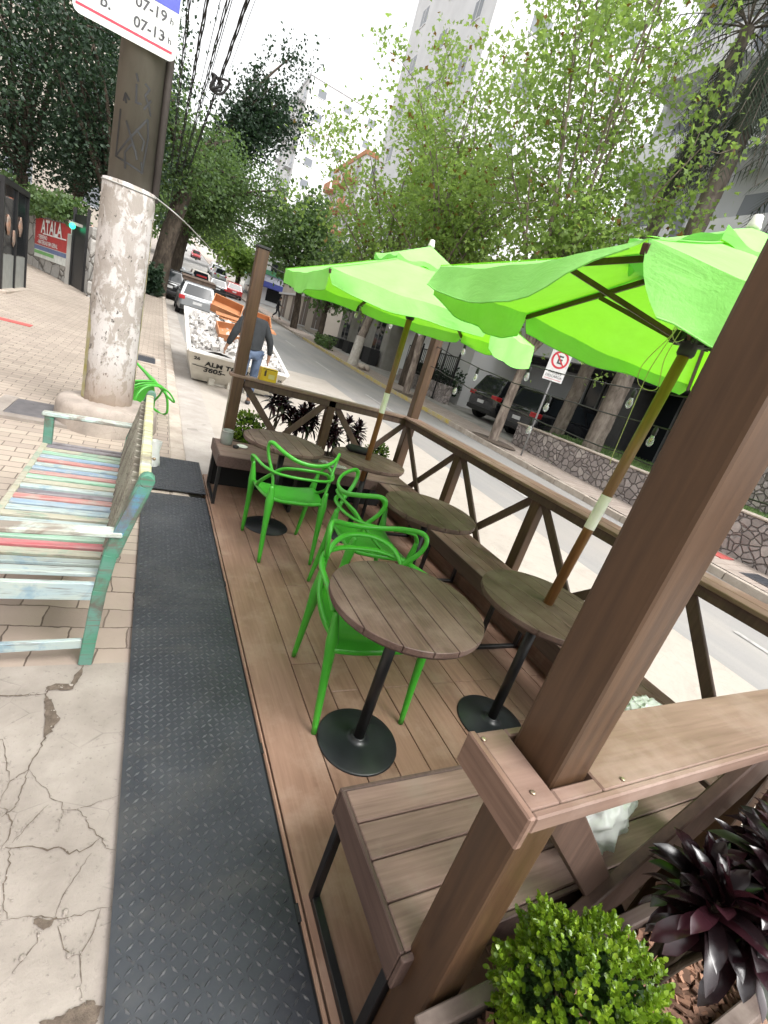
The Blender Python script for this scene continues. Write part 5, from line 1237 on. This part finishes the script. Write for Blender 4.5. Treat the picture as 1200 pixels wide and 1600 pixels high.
# glazed cabin at the left edge
t = thing('glazed_cabin', 'dark framed glazed cabin at the left edge of the pavement', 'cabin', (-4.4,15.2,.3)); x1, x0, y0, y1, z1 = -3.05, -6.2, 14.0, 16.3, 2.65
mb = MB()
for x, y in ((x1,y0),(x1,y1),(x1,(y0+y1)/2),(x0,y0),(-4.2,y0),(-5.2,y0)): mb.box((x,y,1.4),(.07,.07,2.5))
mb.bb(x0,x1+.04,y0-.04,y1+.04,z1-.12,z1); mb.build('frame', black_metal, t)
mb = MB(); mb.bb(x1-.012,x1-.002,y0+.04,y1-.04,1.15,z1-.12); mb.bb(x0,x1-.04,y0+.002,y0+.012,1.15,z1-.12); mb.build('upper_glazing', dark_glass, t)
mb = MB(); mb.bb(x1-.012,x1-.002,y0+.04,y1-.04,.35,1.13); mb.bb(x0,x1-.04,y0+.002,y0+.012,.35,1.13); mb.build('lower_panel', plain('cabin_panel',(.30,.32,.31),None,.4), t)
mb = MB(); mb.bb(x0,x1+.14,y0-.14,y1+.1,.05,.40); mb.build('plinth', kerb_conc, t, .02)
mb = MB()
for i, (y, z, r_) in enumerate(((14.5,1.75,.16),(15.0,1.5,.14),(15.6,1.8,.17))): mb.ell((x1+.012,y,z),(.02,r_,r_*1.3),10,6,.2)
mb.build('poster_print', [plain('poster_warm',(.38,.18,.10),(.22,.20,.18),.5,9)], t)

# ================================================================== TREES
def limb_tree(name, label, loc, trunk_r, fork, blobs, nlimb, ntw, nleaf, leaf, mats, bark, lean=(0,0), group=None, droop=0, gapk=1.0, dry=0, cl=.42, seed=1):
    lobed = leaf < .205 and mats is plane_leaf
    """blobs: crown ellipsoids (cx,cy,cz,rx,ry,rz) relative to the foot; limbs reach into them, twigs carry leaf clumps"""
    global R
    keep = R; R = random.Random(seed)
    t = thing(name, label, 'tree', loc, group); L0 = V(loc); tr = MB(); F = L0 + V((lean[0],lean[1],fork))
    tr.tube(cr([L0+V((0,0,-.3)), L0+V((lean[0]*.15,lean[1]*.15,fork*.35)), L0+V((lean[0]*.55,lean[1]*.55,fork*.7)), F],4), [trunk_r*1.35]+[trunk_r*1.12]*3+[trunk_r]*4+[trunk_r*.9]*4+[trunk_r*.82], 10)
    tw = MB(); tips = []; vol = [b[3]*b[4]*b[5] for b in blobs]
    def inblob():
        b = R.choices(blobs, vol)[0]; d = rv(); return L0+V((b[0]+d.x*b[3], b[1]+d.y*b[4], b[2]+d.z*b[5]))
    for i in range(nlimb):
        e = inblob(); mid = F.lerp(e,.45)+V((R.uniform(-.3,.3),R.uniform(-.3,.3),.12*(e-F).length)); c = cr([F-V((0,0,.15)),mid,e],6); r0 = trunk_r*R.uniform(.32,.52)
        tr.tube(c, [r0*(1-.85*k/(len(c)-1)) for k in range(len(c))], 6, False)
        for j in range(ntw):
            s = R.choice(c[3:]); e2 = s + V((R.gauss(0,.9),R.gauss(0,.9),R.gauss(.35 if not droop else -.2,.7)))*min(2.2,max(.6,blobs[0][3]*.33)); m2 = s.lerp(e2,.5)+rv()*.15
            tw.tube([s,m2,e2], [r0*.22,r0*.14,r0*.05], 4, False, None); tips += [e2, m2.lerp(e2,.5)]
        tips.append(e)
    while len(tips) < nleaf/42: tips.append(inblob())
    R.shuffle(tips); tips = tips[:max(20,int(nleaf/34))]
    tr.build('trunk', bark, t); 
    if tw.v: tw.build('branches', bark, t)
    lv = MB(); dr = MB(); per = nleaf/len(tips)
    for p in tips:
        tone = R.uniform(.05,.8); k = int(per*R.uniform(.4,1.6)*gapk); s = cl*R.uniform(.6,1.3)
        for _ in range(k):
            q = p + V((R.gauss(0,s),R.gauss(0,s),R.gauss(0,s*.75)-abs(R.gauss(0,droop))*s)); d = rv(); d.z = d.z*.6-.35; sz = leaf*R.uniform(.65,1.3); m = dr if (dry and R.random() < dry) else lv; m.r = min(1,max(0,tone+R.uniform(-.2,.25)))
            d.normalize(); n_ = (rv()+V((0,0,.5))).normalized(); sd = d.cross(n_)
            if sd.length < .05: continue
            sd.normalize(); w = sz*.45
            up = sd.cross(d)*(sz*R.uniform(-.12,.12))
            if lobed: m.add([q, q+d*(sz*.42)+sd*(w*1.25)+up, q+d*(sz*.52)+sd*(w*.5), q+d*sz, q+d*(sz*.52)-sd*(w*.5), q+d*(sz*.42)-sd*(w*1.25)+up], [(0,1,2),(0,2,3),(0,3,4),(0,4,5)], False)
            else: m.add([q, q+d*(sz*.4)+sd*(w*.82)+up, q+d*sz, q+d*(sz*.4)-sd*(w*.82)+up], [(0,1,2),(0,2,3)], False)
    lv.build('crown', mats, t)
    if dr.v: dr.build('dry_leaves', plane_dry, t)
    R = keep; return t
GT = 'plane trees along the far kerb'
limb_tree('plane_tree', 'forked pale barked plane tree nearest the camera, beside the no parking sign', (8.95,10.55,zf(10.5)), .13, 2.6, [(.0,.3,7.7,2.7,2.4,2.8),(-1.2,.8,6.3,1.8,2,1.6),(.9,-1.9,6.2,1.5,1.4,1.6),(-.2,.5,10.6,2.1,2.1,2.2)], 17, 10, 17500, .125, plane_leaf, bark_pale, (.12,.0), GT, 0, .95, .035, .40, 11)
limb_tree('plane_tree', 'tall plane tree rising behind the farther umbrella', (8.95,16.4,zf(16.4)), .13, 3.2, [(-.3,0,8.2,3.0,2.6,3.0),(-1.6,.4,6.8,1.8,2,1.8),(0,0,11.0,1.8,1.8,2.0),(.8,-1.4,6.4,1.6,1.6,1.4)], 15, 10, 14000, .14, plane_leaf, bark_pale, (-.1,.1), GT, 0, .95, .05, .44, 12)
limb_tree('plane_tree', 'plane tree with a whitewashed foot by the concrete house', (8.85,22.4,zf(22.4)), .20, 2.8, [(-.8,0,8.0,3.0,3,2.9),(-1.6,.5,6.0,1.8,2,1.3),(-.2,0,11,1.6,1.6,1.6)], 12, 8, 7500, .18, plane_leaf, bark_pale, (.5,.3), GT, 0, .95, .05, .5, 13)
mb = MB(); q = V((8.85,22.4,zf(22.4))); mb.tube([q+V((0,0,-.1)),q+V((.03,.02,.45)),q+V((.12,.08,1.35))],[.29,.245,.228],12,False); wt_ = [o for o in bpy.data.objects if o.type == 'EMPTY' and o.get('label','').startswith('plane tree with a whitewashed')][0]; mb.build('whitewash', plain('whitewash',(.52,.49,.44),(.36,.33,.29),.9,7), wt_)
limb_tree('plane_tree', 'plane tree overgrown with vines beside the white rendered wall', (10.3,19.3,zf(19.3)), .24, 4.0, [(.5,0,8.4,2.6,2.6,2.6),(1.6,-1,6.6,1.7,1.7,1.4)], 9, 7, 2400, .20, plane_leaf, bark_dark, (.25,0), GT, 0, .9, .06, .5, 14)
limb_tree('street_tree', 'round dark green tree over the far kerb behind the walking person', (9.3,37,zf(37)), .24, 3.0, [(-1.6,0,6.3,3.4,3.5,2.4),(.3,1,7.6,2.8,3,2.2)], 10, 7, 6000, .30, mid_leaf, bark_dark, (-.2,0), 'street trees farther up', 0, 1, 0, .6, 15)
limb_tree('street_tree', 'smaller green tree with a bushy foot at the far kerb left of the vine tree', (9.1,29.5,zf(29.5)), .18, 1.8, [(.1,0,3.4,1.3,1.3,1.3),(.2,.3,5.6,1.5,1.5,1.2)], 8, 6, 2200, .24, mid_leaf, bark_dark, (0,0), 'street trees farther up', 0, 1, 0, .4, 16)
limb_tree('street_tree', 'yellowish green tree far up the street above the parked vans', (8.9,68,zf(68)), .3, 3, [(-1.5,0,5.2,3.0,3.0,2.2)], 8, 6, 2500, .5, plane_leaf, bark_dark, (0,0), 'street trees farther up', 0, 1, 0, .7, 17)
limb_tree('street_tree', 'tree at the far top of the street on the right', (8.8,95,zf(95)), .35, 4, [(-2,0,8,4.0,4.0,4)], 8, 6, 2500, .7, mid_leaf, bark_dark, (0,0), 'street trees farther up', 0, 1, 0, .9, 18)
GL = 'dark trees on the left of the street'
limb_tree('dark_tree', 'tall leaning tree at the left kerb under the cable bundles', (.0,29,zl(29)), .42, 5.2, [(.6,2,8.2,2.4,2.6,2.4),(-.8,0,8.6,2.2,2.6,2.6),(2.0,4,7.8,1.8,2.2,1.4)], 13, 9, 8500, .19, mid_leaf, bark_dark, (.7,.5), GL, .5, 1, 0, .55, 21)
limb_tree('dark_tree', 'very tall dark drooping tree reaching over the street against the white sky', (.9,40,zl(40)), .4, 8, [(4.7,0,13.6,1.8,2.2,1.8),(3.5,0,11.8,1.4,2,1.5),(5.7,0,16.6,.7,.8,1.8),(6.7,0,17.2,.9,.6,.5),(6.2,0,13.4,1.0,1.2,1.7)], 12, 11, 13000, .23, dark_leaf, bark_dark, (1.2,0), GL, 1.0, 1, 0, .55, 22)
limb_tree('dark_tree', 'broad green tree hanging low over the roadway behind the cables', (.8,36,zl(36)), .32, 4.5, [(3.2,0,8.0,2.6,2.8,1.6),(4.6,0,8.2,1.6,2.0,1.3),(1.6,0,7.0,2.2,2.4,1.4)], 11, 8, 9000, .19, mid_leaf, bark_dark, (.6,0), GL, .3, 1, 0, .5, 23)
limb_tree('dark_tree', 'green tree farther up the left side above the taxi', (1.0,58,zl(58)), .4, 5, [(4.0,0,9.0,3.6,3.6,2.2),(9.5,0,7.6,3.0,3.0,2.2)], 10, 7, 6000, .30, mid_leaf, bark_dark, (0,0), GL, .4, 1, 0, .8, 24)
limb_tree('dark_tree', 'tree at the far top of the street on the left', (.2,85,zl(85)), .5, 5, [(1.0,0,9,5.0,5,4.5)], 9, 6, 3000, .7, mid_leaf, bark_dark, (0,0), GL, .3, 1, 0, 1.0, 25)
for i, (x, y, bl, nl, lb, sd) in enumerate([
    (-5.6,28.0,[(0,0,6.5,3.4,3,3.2),(1.2,0,9.8,3.0,3,2.4)],16000,'dense dark tree directly behind the red signboard',31),
    (-2.2,25.5,[(0,0,6.6,2.2,2.4,2.8),(-.5,0,10.0,2.4,2.4,2.4)],14000,'dense dark tree behind the utility pole shaft',32),
    (-9.5,27,[(0,0,6.2,3.4,3.2,3.4),(1,0,10,3.2,3,2.6)],14000,'dense dark tree above the glazed cabin',33),
    (-6.5,22.5,[(0,0,7.4,2.4,2.2,2.0)],4200,'dark overhanging tree at the upper left in front of the others',34),
    (-5.0,38,[(0,0,9,5,4,5),(1,0,14,5,4,4)],8000,'big dark background tree behind the granite wall',35),
    (-12,40,[(0,0,9,6,4,6),(0,0,15,6,4,4)],6500,'big dark background tree at the far left',36)]):
    limb_tree('dark_tree', lb, (x,y,zl(y)), .28, 3.2, bl, 12, 8, nl, .14 if y < 30 else .26, dark_leaf, bark_dark, (.1,0), GL, .5, 1, 0, .6, sd)
def hedge(name, label, a, b, w, z0, z1, n, leaf, mat, cat='hedge'):
    t = thing(name, label, cat, ((a[0]+b[0])/2,(a[1]+b[1])/2,z0)); mb = MB(); a, b = V((*a,0)), V((*b,0)); d = (b-a).normalized(); s = V((-d.y,d.x,0))
    mi = MB()
    for k in range(26): p = a.lerp(b,(k+.5)/26); mi.tube([V((p.x,p.y,z0)), V((p.x,p.y,z0+(z1-z0)*.6))+s*R.uniform(-.2,.2)*w], .012, 5)
    mi.build('stems', bark_dark, t)
    for _ in range(n):
        u, v, h_ = R.random(), R.uniform(-.5,.5), R.random()**.8; top = z0+(z1-z0)*(.8+.2*math.sin(u*23)*math.sin(u*7+1)+R.gauss(0,.05)); q = a.lerp(b,u)+s*(w*v)+V((0,0,z0+(top-z0)*h_)); mb.r = min(1,max(0,.5*h_+R.uniform(0,.5))); dd = rv(); leafquad(mb, q, dd, rv(), leaf*R.uniform(.7,1.3), leaf*.34)
    mb.build('foliage', mat, t)
hedge('ivy_hedge', 'green ivy hedge spilling over the granite wall behind the signboard', (-9.5,25.0), (-4.9,25.1), 1.0, 2.1, 3.6, 3800, .17, mid_leaf)
hedge('ivy_hedge', 'green ivy hedge on the wall top above the red signboard', (-5.0,25.4), (-2.6,20.9), .9, 2.45, 3.4, 2600, .15, mid_leaf)
hedge('dark_shrub', 'dark shrub at the foot of the leaning tree by the left kerb', (-.9,27.5), (.15,27.2), .8, zl(27), 2.3, 1500, .2, dark_leaf, 'shrub')
hedge('dark_shrub', 'dark shrubs along the left pavement behind the utility pole', (-1.4,21), (-1.2,27), .7, zl(23), 1.9, 1500, .2, dark_leaf, 'shrub')
facade('pale beige apartment block glimpsed through the dark trees on the left', -34, -3.5, 50, 60, 1, 22, w_beige, 6, (1,7), window_glass, w_lgrey, .4, .45, False, True)
facade('unseen plain shop building added behind the camera to darken the left side', -15, -6.6, -22, 8.5, -.1, 8.5, w_beige, 2, (1,1), dark_glass, w_lgrey, .4, .45, False, True, None, 'shop')  # unseen building, added to keep the left faces of the posts dark

# ================================================================== RIGHT SIDE
mb = MB(); mb.bb(9.95,10.30,3.0,10.9,-.4,.86); mb.bb(10.30,13.2,10.55,10.9,-.4,.86); mb.bb(9.95,10.3,-20,1.6,-.4,.86)
o = mb.build('planter_wall', rubble_wall, bevel=.02); tag(o, 'low rough stone planter wall along the far pavement with lawn behind it', 'wall')
mb = MB(); mb.bb(9.93,10.33,2.98,10.93,.861,.90); mb.build('coping', kerb_conc, o, .01)
mb = MB(); mb.grid([[V((10.30+2.9*i/10, 3+7.6*j/24, .84+.05*math.sin(i*1.3+j)*math.sin(j*.7)+.12*(i/10))) for i in range(11)] for j in range(25)], True)
t = mb.build('lawn', grass_mat, kind='stuff'); tag(t, 'strip of lawn behind the rough stone planter wall', 'lawn')
mb = MB()
for k in range(2600): x, y = R.uniform(10.3,13.1), R.uniform(3.1,10.5); leafquad(mb, V((x,y,.84+.12*(x-10.3)/2.9)), V((R.gauss(0,.35),R.gauss(0,.35),1)), rv(), R.uniform(.05,.11), .008)
o = mb.build('grass_blades', mid_leaf, kind='stuff'); tag(o, 'grass blades growing on the lawn behind the stone planter wall', 'grass')
mb = MB(); mb.bb(11.4,11.8,-4,6.4,.5,1.9); tag(mb.build('stone_wall', rubble_wall, bevel=.02), 'higher stepped stone wall at the right edge behind the planter wall', 'wall')
mb = MB(); mb.bb(11.0,11.35,16.9,21.6,-.2,1.15); o = mb.build('planter_wall', rubble_wall, bevel=.02); tag(o, 'low stone wall under the black railing left of the parked black cars', 'wall')
def railing(label, x, y0, y1, z0, z1):
    t = thing('black_railing', label, 'railing', (x,(y0+y1)/2,z0)); mb = MB(); mb.bb(x-.02,x+.02,y0,y1,z1-.05,z1); mb.bb(x-.02,x+.02,y0,y1,z0+.08,z0+.12); mb.build('rails', black_metal, t); mb = MB(); n = int((y1-y0)/.14)
    for i in range(n+1): y = y0+(y1-y0)*i/n; mb.bb(x-.012,x+.012,y-.012,y+.012,z0,z1-.05)
    mb.build('bars', black_metal, t); mb = MB()
    for i in range(int((y1-y0)/1.6)+1): y = y0+1.6*i; mb.bb(x-.035,x+.035,y-.035,y+.035,z0,z1+.12); mb.ell((x,y,z1+.17),(.05,.05,.05),8,6)
    mb.build('posts', black_metal, t)
railing('black metal railing on the low stone wall beyond the cars', 11.17, 16.95, 21.5, 1.15, 2.35)
railing('black metal railing in front of the glass doors behind the lawn', 13.1, 3.2, 7.8, 1.0, 1.9)
hedge('clipped_hedge', 'dark green hedge behind the black railing', (11.6,17.0), (11.6,21.4), .6, .8, 1.9, 1600, .13, dark_leaf)
def lamp(label, x, y, z0, z1, r):
    t = thing('globe_lamp', label, 'lamp', (x,y,z0), 'globe lamps of the gardens'); mb = MB(); mb.tube([(x,y,z0),(x,y,z1)], .03, 8); mb.lathe([(.07,0),(.05,.08)], (x,y,z0), 10); mb.build('post', black_metal, t); mb = MB(); mb.ell((x,y,z1+r*.9),(r,r,r),14,10); mb.build('globe', plain('opal_globe',(.75,.75,.74),None,.3), t)
lamp('white globe lamp on a black post beside the black railing', 10.9, 17.6, zf(17.6), 2.95, .15)
lamp('small white globe lamp low in the lawn behind the planter wall', 10.75, 5.6, .9, 1.12, .09)
lamp('small globe lamp on a post left of the first globe lamp', 11.0, 20.2, zf(20), 2.6, .12)
# palms
def palm(label, x, y, z0, h, r, lean, seed, nf=26, fl=2.6, skirt=40):
    global R
    keep = R; R = random.Random(seed); t = thing('palm_tree', label, 'palm', (x,y,z0), 'palms in front of the glass doors'); mb = MB(); P = []; rr_ = []
    for i in range(40): s = i/39; P.append(V((x+lean[0]*s, y+lean[1]*s, z0-.2+h*s))); rr_.append(r*(1.25-.35*s)*(1+.07*(i%2)))
    mb.tube(P, rr_, 14, False); mb.build('trunk', bark_palm, t); T = P[-1]; mb = MB(); st = MB()
    for k in range(nf+skirt):
        a = k*2.4; el = 1.2-1.5*k/nf if k < nf else -1.15+R.uniform(-.25,.2); d = V((math.cos(a)*math.cos(el), math.sin(a)*math.cos(el), math.sin(el))); q = T.copy() if k < nf else T+V((0,0,-R.uniform(0,2.2))); L = fl*(R.uniform(.8,1.1) if k < nf else R.uniform(.45,.7)); c = [q.copy()]
        for i in range(9): q = q + d*(L/9); d = (d+V((0,0,-.11 if k < nf else -.14))).normalized(); c.append(q.copy())
        st.tube(c, [.022*(1-.08*i) for i in range(10)], 4, False); mb.r = R.random()*.6 + (.0 if k < nf else .3)
        for i in range(2,10):
            dd = (c[i]-c[i-1]).normalized(); s_ = dd.cross(V((0,0,1)))
            if s_.length < .1: s_ = V((1,0,0))
            s_.normalize()
            for sg in (-1,1):
                for m_ in (0,.5):
                    p = c[i].lerp(c[i-1],m_); l = .48*math.sin(math.pi*(i-m_+1)/11)+.1; e = p+(s_*sg*.75+dd*.5+V((0,0,-.55))).normalized()*l; mb.add([p-dd*.018,p+dd*.018,e],[(0,1,2)])
    st.build('frond_stems', bark_palm, t); mb.build('fronds', palm_leaf, t); R = keep
palm('palm trunk nearest the parked cars with dark hanging fronds', 11.4, 10.7, .85, 10.6, .165, (.3,-.3), 5, 28, 3.0, 60)
palm('thick palm trunk second from the cars on the lawn', 11.9, 7.4, .9, 8.0, .165, (.4,.1), 6)
palm('palm trunk behind the big post at the right', 11.7, 5.6, .9, 7.2, .16, (.3,.2), 7)
palm('palm with a heavy skirt of dead fronds at the upper right', 10.7, 8.7, .9, 10.8, .20, (.3,.0), 8, 32, 3.2, 80)
palm('leaning palm at the right edge with shaggy dark fronds', 12.6, 3.6, .9, 9.5, .24, (.2,.4), 9, 28, 3.0, 60)
# buildings
# ground floor with glass doors under a grey fascia
t = thing('glass_front_building', 'low grey building with dark glass doors and pale fascia blocks behind the palms', 'building', (17,11,.5)); mb = MB(); mb.bb(15.2,22,1,17.5,.0,3.3); mb.build('wall', w_grey, t)
for a, b in ((1.5,4.6),(5.0,7.6),(8.0,10.6),(11.4,13.6)): mb = MB(); mb.bb(15.12,15.19,a,b,.4,3.1); mb.build('glass_door', dark_glass, t)
for a, b in ((1.5,4.6),(5.0,7.6),(8.0,10.6),(11.4,13.6)):
    mb = MB()
    for k in range(4): y = a+(b-a)*k/3; mb.bb(15.07,15.115,y-.035,y+.035,.4,3.1)
    mb.bb(15.05,15.115,a-.05,b+.05,3.1,3.2); mb.build('door_frame', plain('door_frame_grey',(.14,.145,.15)), t)
for a, b, z in ((1,6.4,3.32),(6.9,10.3,3.35),(11.2,17.2,3.3)):
    mb = MB(); mb.bb(13.6,15.6,a,b,z,z+1.25); mb.build('fascia', w_grey if a != 11.2 else w_lgrey, t, .02)
mb = MB(); mb.bb(13.9,15.19,1,17.4,3.12,3.29); mb.build('soffit', w_black, t)
for y in (6.6,10.75): mb = MB(); mb.bb(14.0,15.1,y-.2,y+.2,.2,3.1); mb.build('pillar', plain('dark_pillar',(.07,.07,.072)), t)
for y, z in ((6.2,1.9),(8.9,1.9),(3.2,1.8)): mb = MB(); mb.bb(15.03,15.046,y-.16,y+.16,z-.09,z+.09); mb.build('notice', plate_m, t)
facade('tall pale grey residential tower with white balcony slabs behind the plane trees', 16.5, 30, .5, 17, 4.6, 40, w_lgrey, 12, (4,3), window_glass, w_white, .55, .5, True, True, (1,1.3))
facade('white tower with sheer blank walls high above the trees', 17, 32, 35, 50, 3, 60, w_white, 17, (3,2), window_glass, w_white, .22, .35, True, True)
facade('far white tower seen against the sky at the top of the street', 17, 30, 90, 106, 3, 37, w_white, 11, (3,3), window_glass, w_lgrey, .3, .35, True, True, (2,1.0))
facade('far tower with terracotta balconies between the trees', 19.5, 31, 62, 74, 2, 22, w_white, 7, (3,3), window_glass, w_orange, .45, .45, True, True, (1,1.2))
facade('beige tower at the upper right corner of the view', 20, 34, -9, -1, 3, 50, w_beige, 15, (4,3), window_glass, w_lgrey, .5, .5, True, True, (1,1.2))
t = facade('white rendered house wall with a black upper storey beyond the railing', 12.4, 22, 17.8, 24.5, .3, 3.3, w_white, 1, (1,1), dark_glass, w_white, .1, .3, False, False, None, 'house')
mb = MB(); mb.bb(12.0,22,17.6,24.7,3.3,3.32); mb.bb(11.9,22,17.5,24.8,3.81,6.4); mb.build('upper_storey', w_black, t)
t = facade('bare concrete house with tall dark openings behind the whitewashed tree', 11.6, 20, 25, 33.5, .4, 5.2, w_conc, 1, (3,1), dark_glass, w_conc, .42, .7, True, False, None, 'house')
for y in (25.8,27.6,29.4,31.2,32.8): mb = MB(); mb.box((11.15,y,1.2),(.6,1.0,.9)); mb.build('planter_box', w_black, t, .02)
mb = MB(); mb.bb(11.3,11.59,25,33.5,3.6,3.75); mb.bb(11.2,11.59,25,33.5,5.2,5.3); mb.build('canopy_slab', w_lgrey, t)
t = facade('pale low house with brown gates behind the walking person', 11.2, 20, 36, 52, .8, 5.0, w_beige, 1, (4,1), plain('brown_gate',(.12,.09,.07)), w_lgrey, .5, .55, True, False, None, 'house')
mb = MB(); mb.bb(10.9,11.19,36,52,4.0,4.15); mb.build('cornice', w_lgrey, t)
t = facade('white corner shop with a green band and a blue awning far up the street', 10.6, 20, 62, 74, 2.5, 8.2, w_white, 2, (2,2), dark_glass, w_lgrey, .6, .5, True, True, None, 'corner_shop')
mb = MB(); mb.bb(10.3,20.1,61.8,74,6.0,6.5); mb.build('green_band', plain('shop_green',(.10,.33,.16)), t)
mb = MB(); mb.bb(9.6,14,60.6,61.9,4.6,5.2); mb.build('awning', plain('shop_blue',(.06,.08,.35)), t); mb = MB(); mb.bb(14.1,18,60.6,61.9,4.6,5.2); mb.build('awning', plain('shop_white',(.66,.6,.55)), t)
facade('mid grey low building filling the end of the street', -3, 3, 190, 200, 14, 24, w_grey, 3, (2,2), window_glass, w_lgrey, .5, .5, True, True, None, 'house')
# no parking sign
px, py = 8.95, 9.25; z0 = zf(9.2); t = thing('no_parking_sign', 'white no parking sign with a red crossed circle around an E on a thin pole', 'sign', (px,py,z0)); mb = MB(); mb.tube([(px,py,z0-.1),(px,py,3.05)], .025, 8); mb.build('pole', plain('galvanised',(.24,.24,.24),None,.5), t)
d = V((-px,-py,0)).normalized(); d = (d+V((0,-.5,0))).normalized(); rx = V((-d.y,d.x,0)); C0 = V((px,py,2.62))+d*.04
mb = MB(); q = lambda u, z, o: C0 + rx*u + V((0,0,z)) + d*o
mb.add([q(u,z,o) for o in (0,.012) for u,z in ((-.25,-.42),(.25,-.42),(.25,.36),(-.25,.36))],[(0,1,2,3),(4,5,6,7)[::-1],(0,1,5,4),(1,2,6,5),(2,3,7,6),(3,0,4,7)]); mb.build('panel', plain('sign_face',(.72,.72,.71),None,.4), t, .003)
ring_m = plain('ring_red',(.60,.03,.05),None,.4); mb = MB(); n = 40
for r0, r1 in ((.165,.215),): mb.add([q(r*math.cos(2*math.pi*i/n),.10+r*math.sin(2*math.pi*i/n),.0145) for r in (r0,r1) for i in range(n)], [(i,(i+1)%n,n+(i+1)%n,n+i) for i in range(n)])
mb.build('red_ring', ring_m, t); mb = MB(); mb.add([q(-.14,.22,.017),q(-.115,.245,.017),q(.14,-.02,.017),q(.115,-.045,.017)],[(0,1,2,3)]); mb.build('red_slash', ring_m, t); mb = MB(); mb.add([q(-.22,-.385,.0145),q(.22,-.385,.0145),q(.22,-.375,.0145),q(-.22,-.375,.0145)],[(0,1,2,3)]); mb.build('red_line', ring_m, t)
for s_, z_, k_, w_ in (('E',.01,.27,.03),('CARGA E',-.24,.085,.005),('DESCARGA',-.335,.085,.005)): mb = MB(); mb.text(s_, q(0,z_,.0155), rx, (0,0,1), k_, 'CENTER', w_); mb.build('lettering', sign_ink, t)
# tree pits and kerbside plants
for l, x, y in (('dark earth tree pit round the pale plane tree',8.95,10.55),('dark earth tree pit round the tall plane tree',8.95,16.4)):
    mb = MB(); mb.lathe([(.62,0),(.58,.02),(.02,.03)], (x,y,zf(y)+.002), 24, True, False, .75, 1.5); tag(mb.build('tree_pit', soil_mat), l, 'tree pit')
hedge('kerb_bush', 'small bush at the far kerb left of the concrete house', (9.0,26.6), (9.0,29.2), .6, zf(28), zf(28)+.7, 700, .14, mid_leaf, 'shrub')
mb = MB()
for i in range(7): mb.ell((8.72+R.uniform(0,.5), 21.2+R.uniform(-.3,.5), zf(21.4)+.12), (.14,.14,.13), 8, 6, .15)
tag(mb.build('boulder_pile', kerb_conc), 'pile of pale boulders at the foot of the whitewashed tree', 'stones')

# ================================================================== CAMERA, SKY, LIGHT
cam = bpy.data.cameras.new('camera'); co = bpy.data.objects.new('camera', cam); C.objects.link(co)
M3 = ((0.86842473,0.11343955,0.48266962),(-0.4014328,-0.41050472,0.81874146),(0.29101582,-0.90477475,-0.3109541))
co.matrix_world = Matrix([[r[0],-r[1],-r[2],0] for r in M3]+[[0,0,0,1]]); co.location = (0,0,1.6)
cam.sensor_fit = 'HORIZONTAL'; cam.sensor_width = 36; cam.lens = 722/1200*36; cam.clip_start = .02; cam.clip_end = 2000
sc = bpy.context.scene; sc.camera = co
w = bpy.data.worlds.new('World'); sc.world = w; w.use_nodes = True; nt = w.node_tree; nt.nodes.clear()
el, az = rad(55), rad(150)
sky = nt.nodes.new('ShaderNodeTexSky'); sky.sky_type = 'NISHITA'; sky.sun_disc = False; sky.sun_elevation = el; sky.sun_rotation = az; sky.air_density = 1.6; sky.dust_density = 5; sky.ozone_density = .6
hs = nt.nodes.new('ShaderNodeHueSaturation'); hs.inputs['Saturation'].default_value = .07; hs.inputs['Value'].default_value = 1.35
bg = nt.nodes.new('ShaderNodeBackground'); bg.inputs[1].default_value = .15; wo = nt.nodes.new('ShaderNodeOutputWorld')
nt.links.new(sky.outputs[0], hs.inputs['Color']); nt.links.new(hs.outputs[0], bg.inputs[0]); nt.links.new(bg.outputs[0], wo.inputs[0])
sun = bpy.data.lights.new('sun', 'SUN'); sun.energy = 1.1; sun.angle = rad(25); sun.color = (1,.97,.93); so = bpy.data.objects.new('sun', sun); C.objects.link(so)
dv = V((math.sin(az)*math.cos(el), math.cos(az)*math.cos(el), math.sin(el))); so.rotation_euler = dv.to_track_quat('Z','Y').to_euler()
sc.cycles.max_bounces = 8; sc.cycles.diffuse_bounces = 3; sc.cycles.glossy_bounces = 3; sc.cycles.transmission_bounces = 4; sc.cycles.transparent_max_bounces = 8
sc.view_settings.view_transform = 'Standard'; sc.view_settings.look = 'None'; sc.view_settings.gamma = 1; sc.view_settings.exposure = EXPOSURE
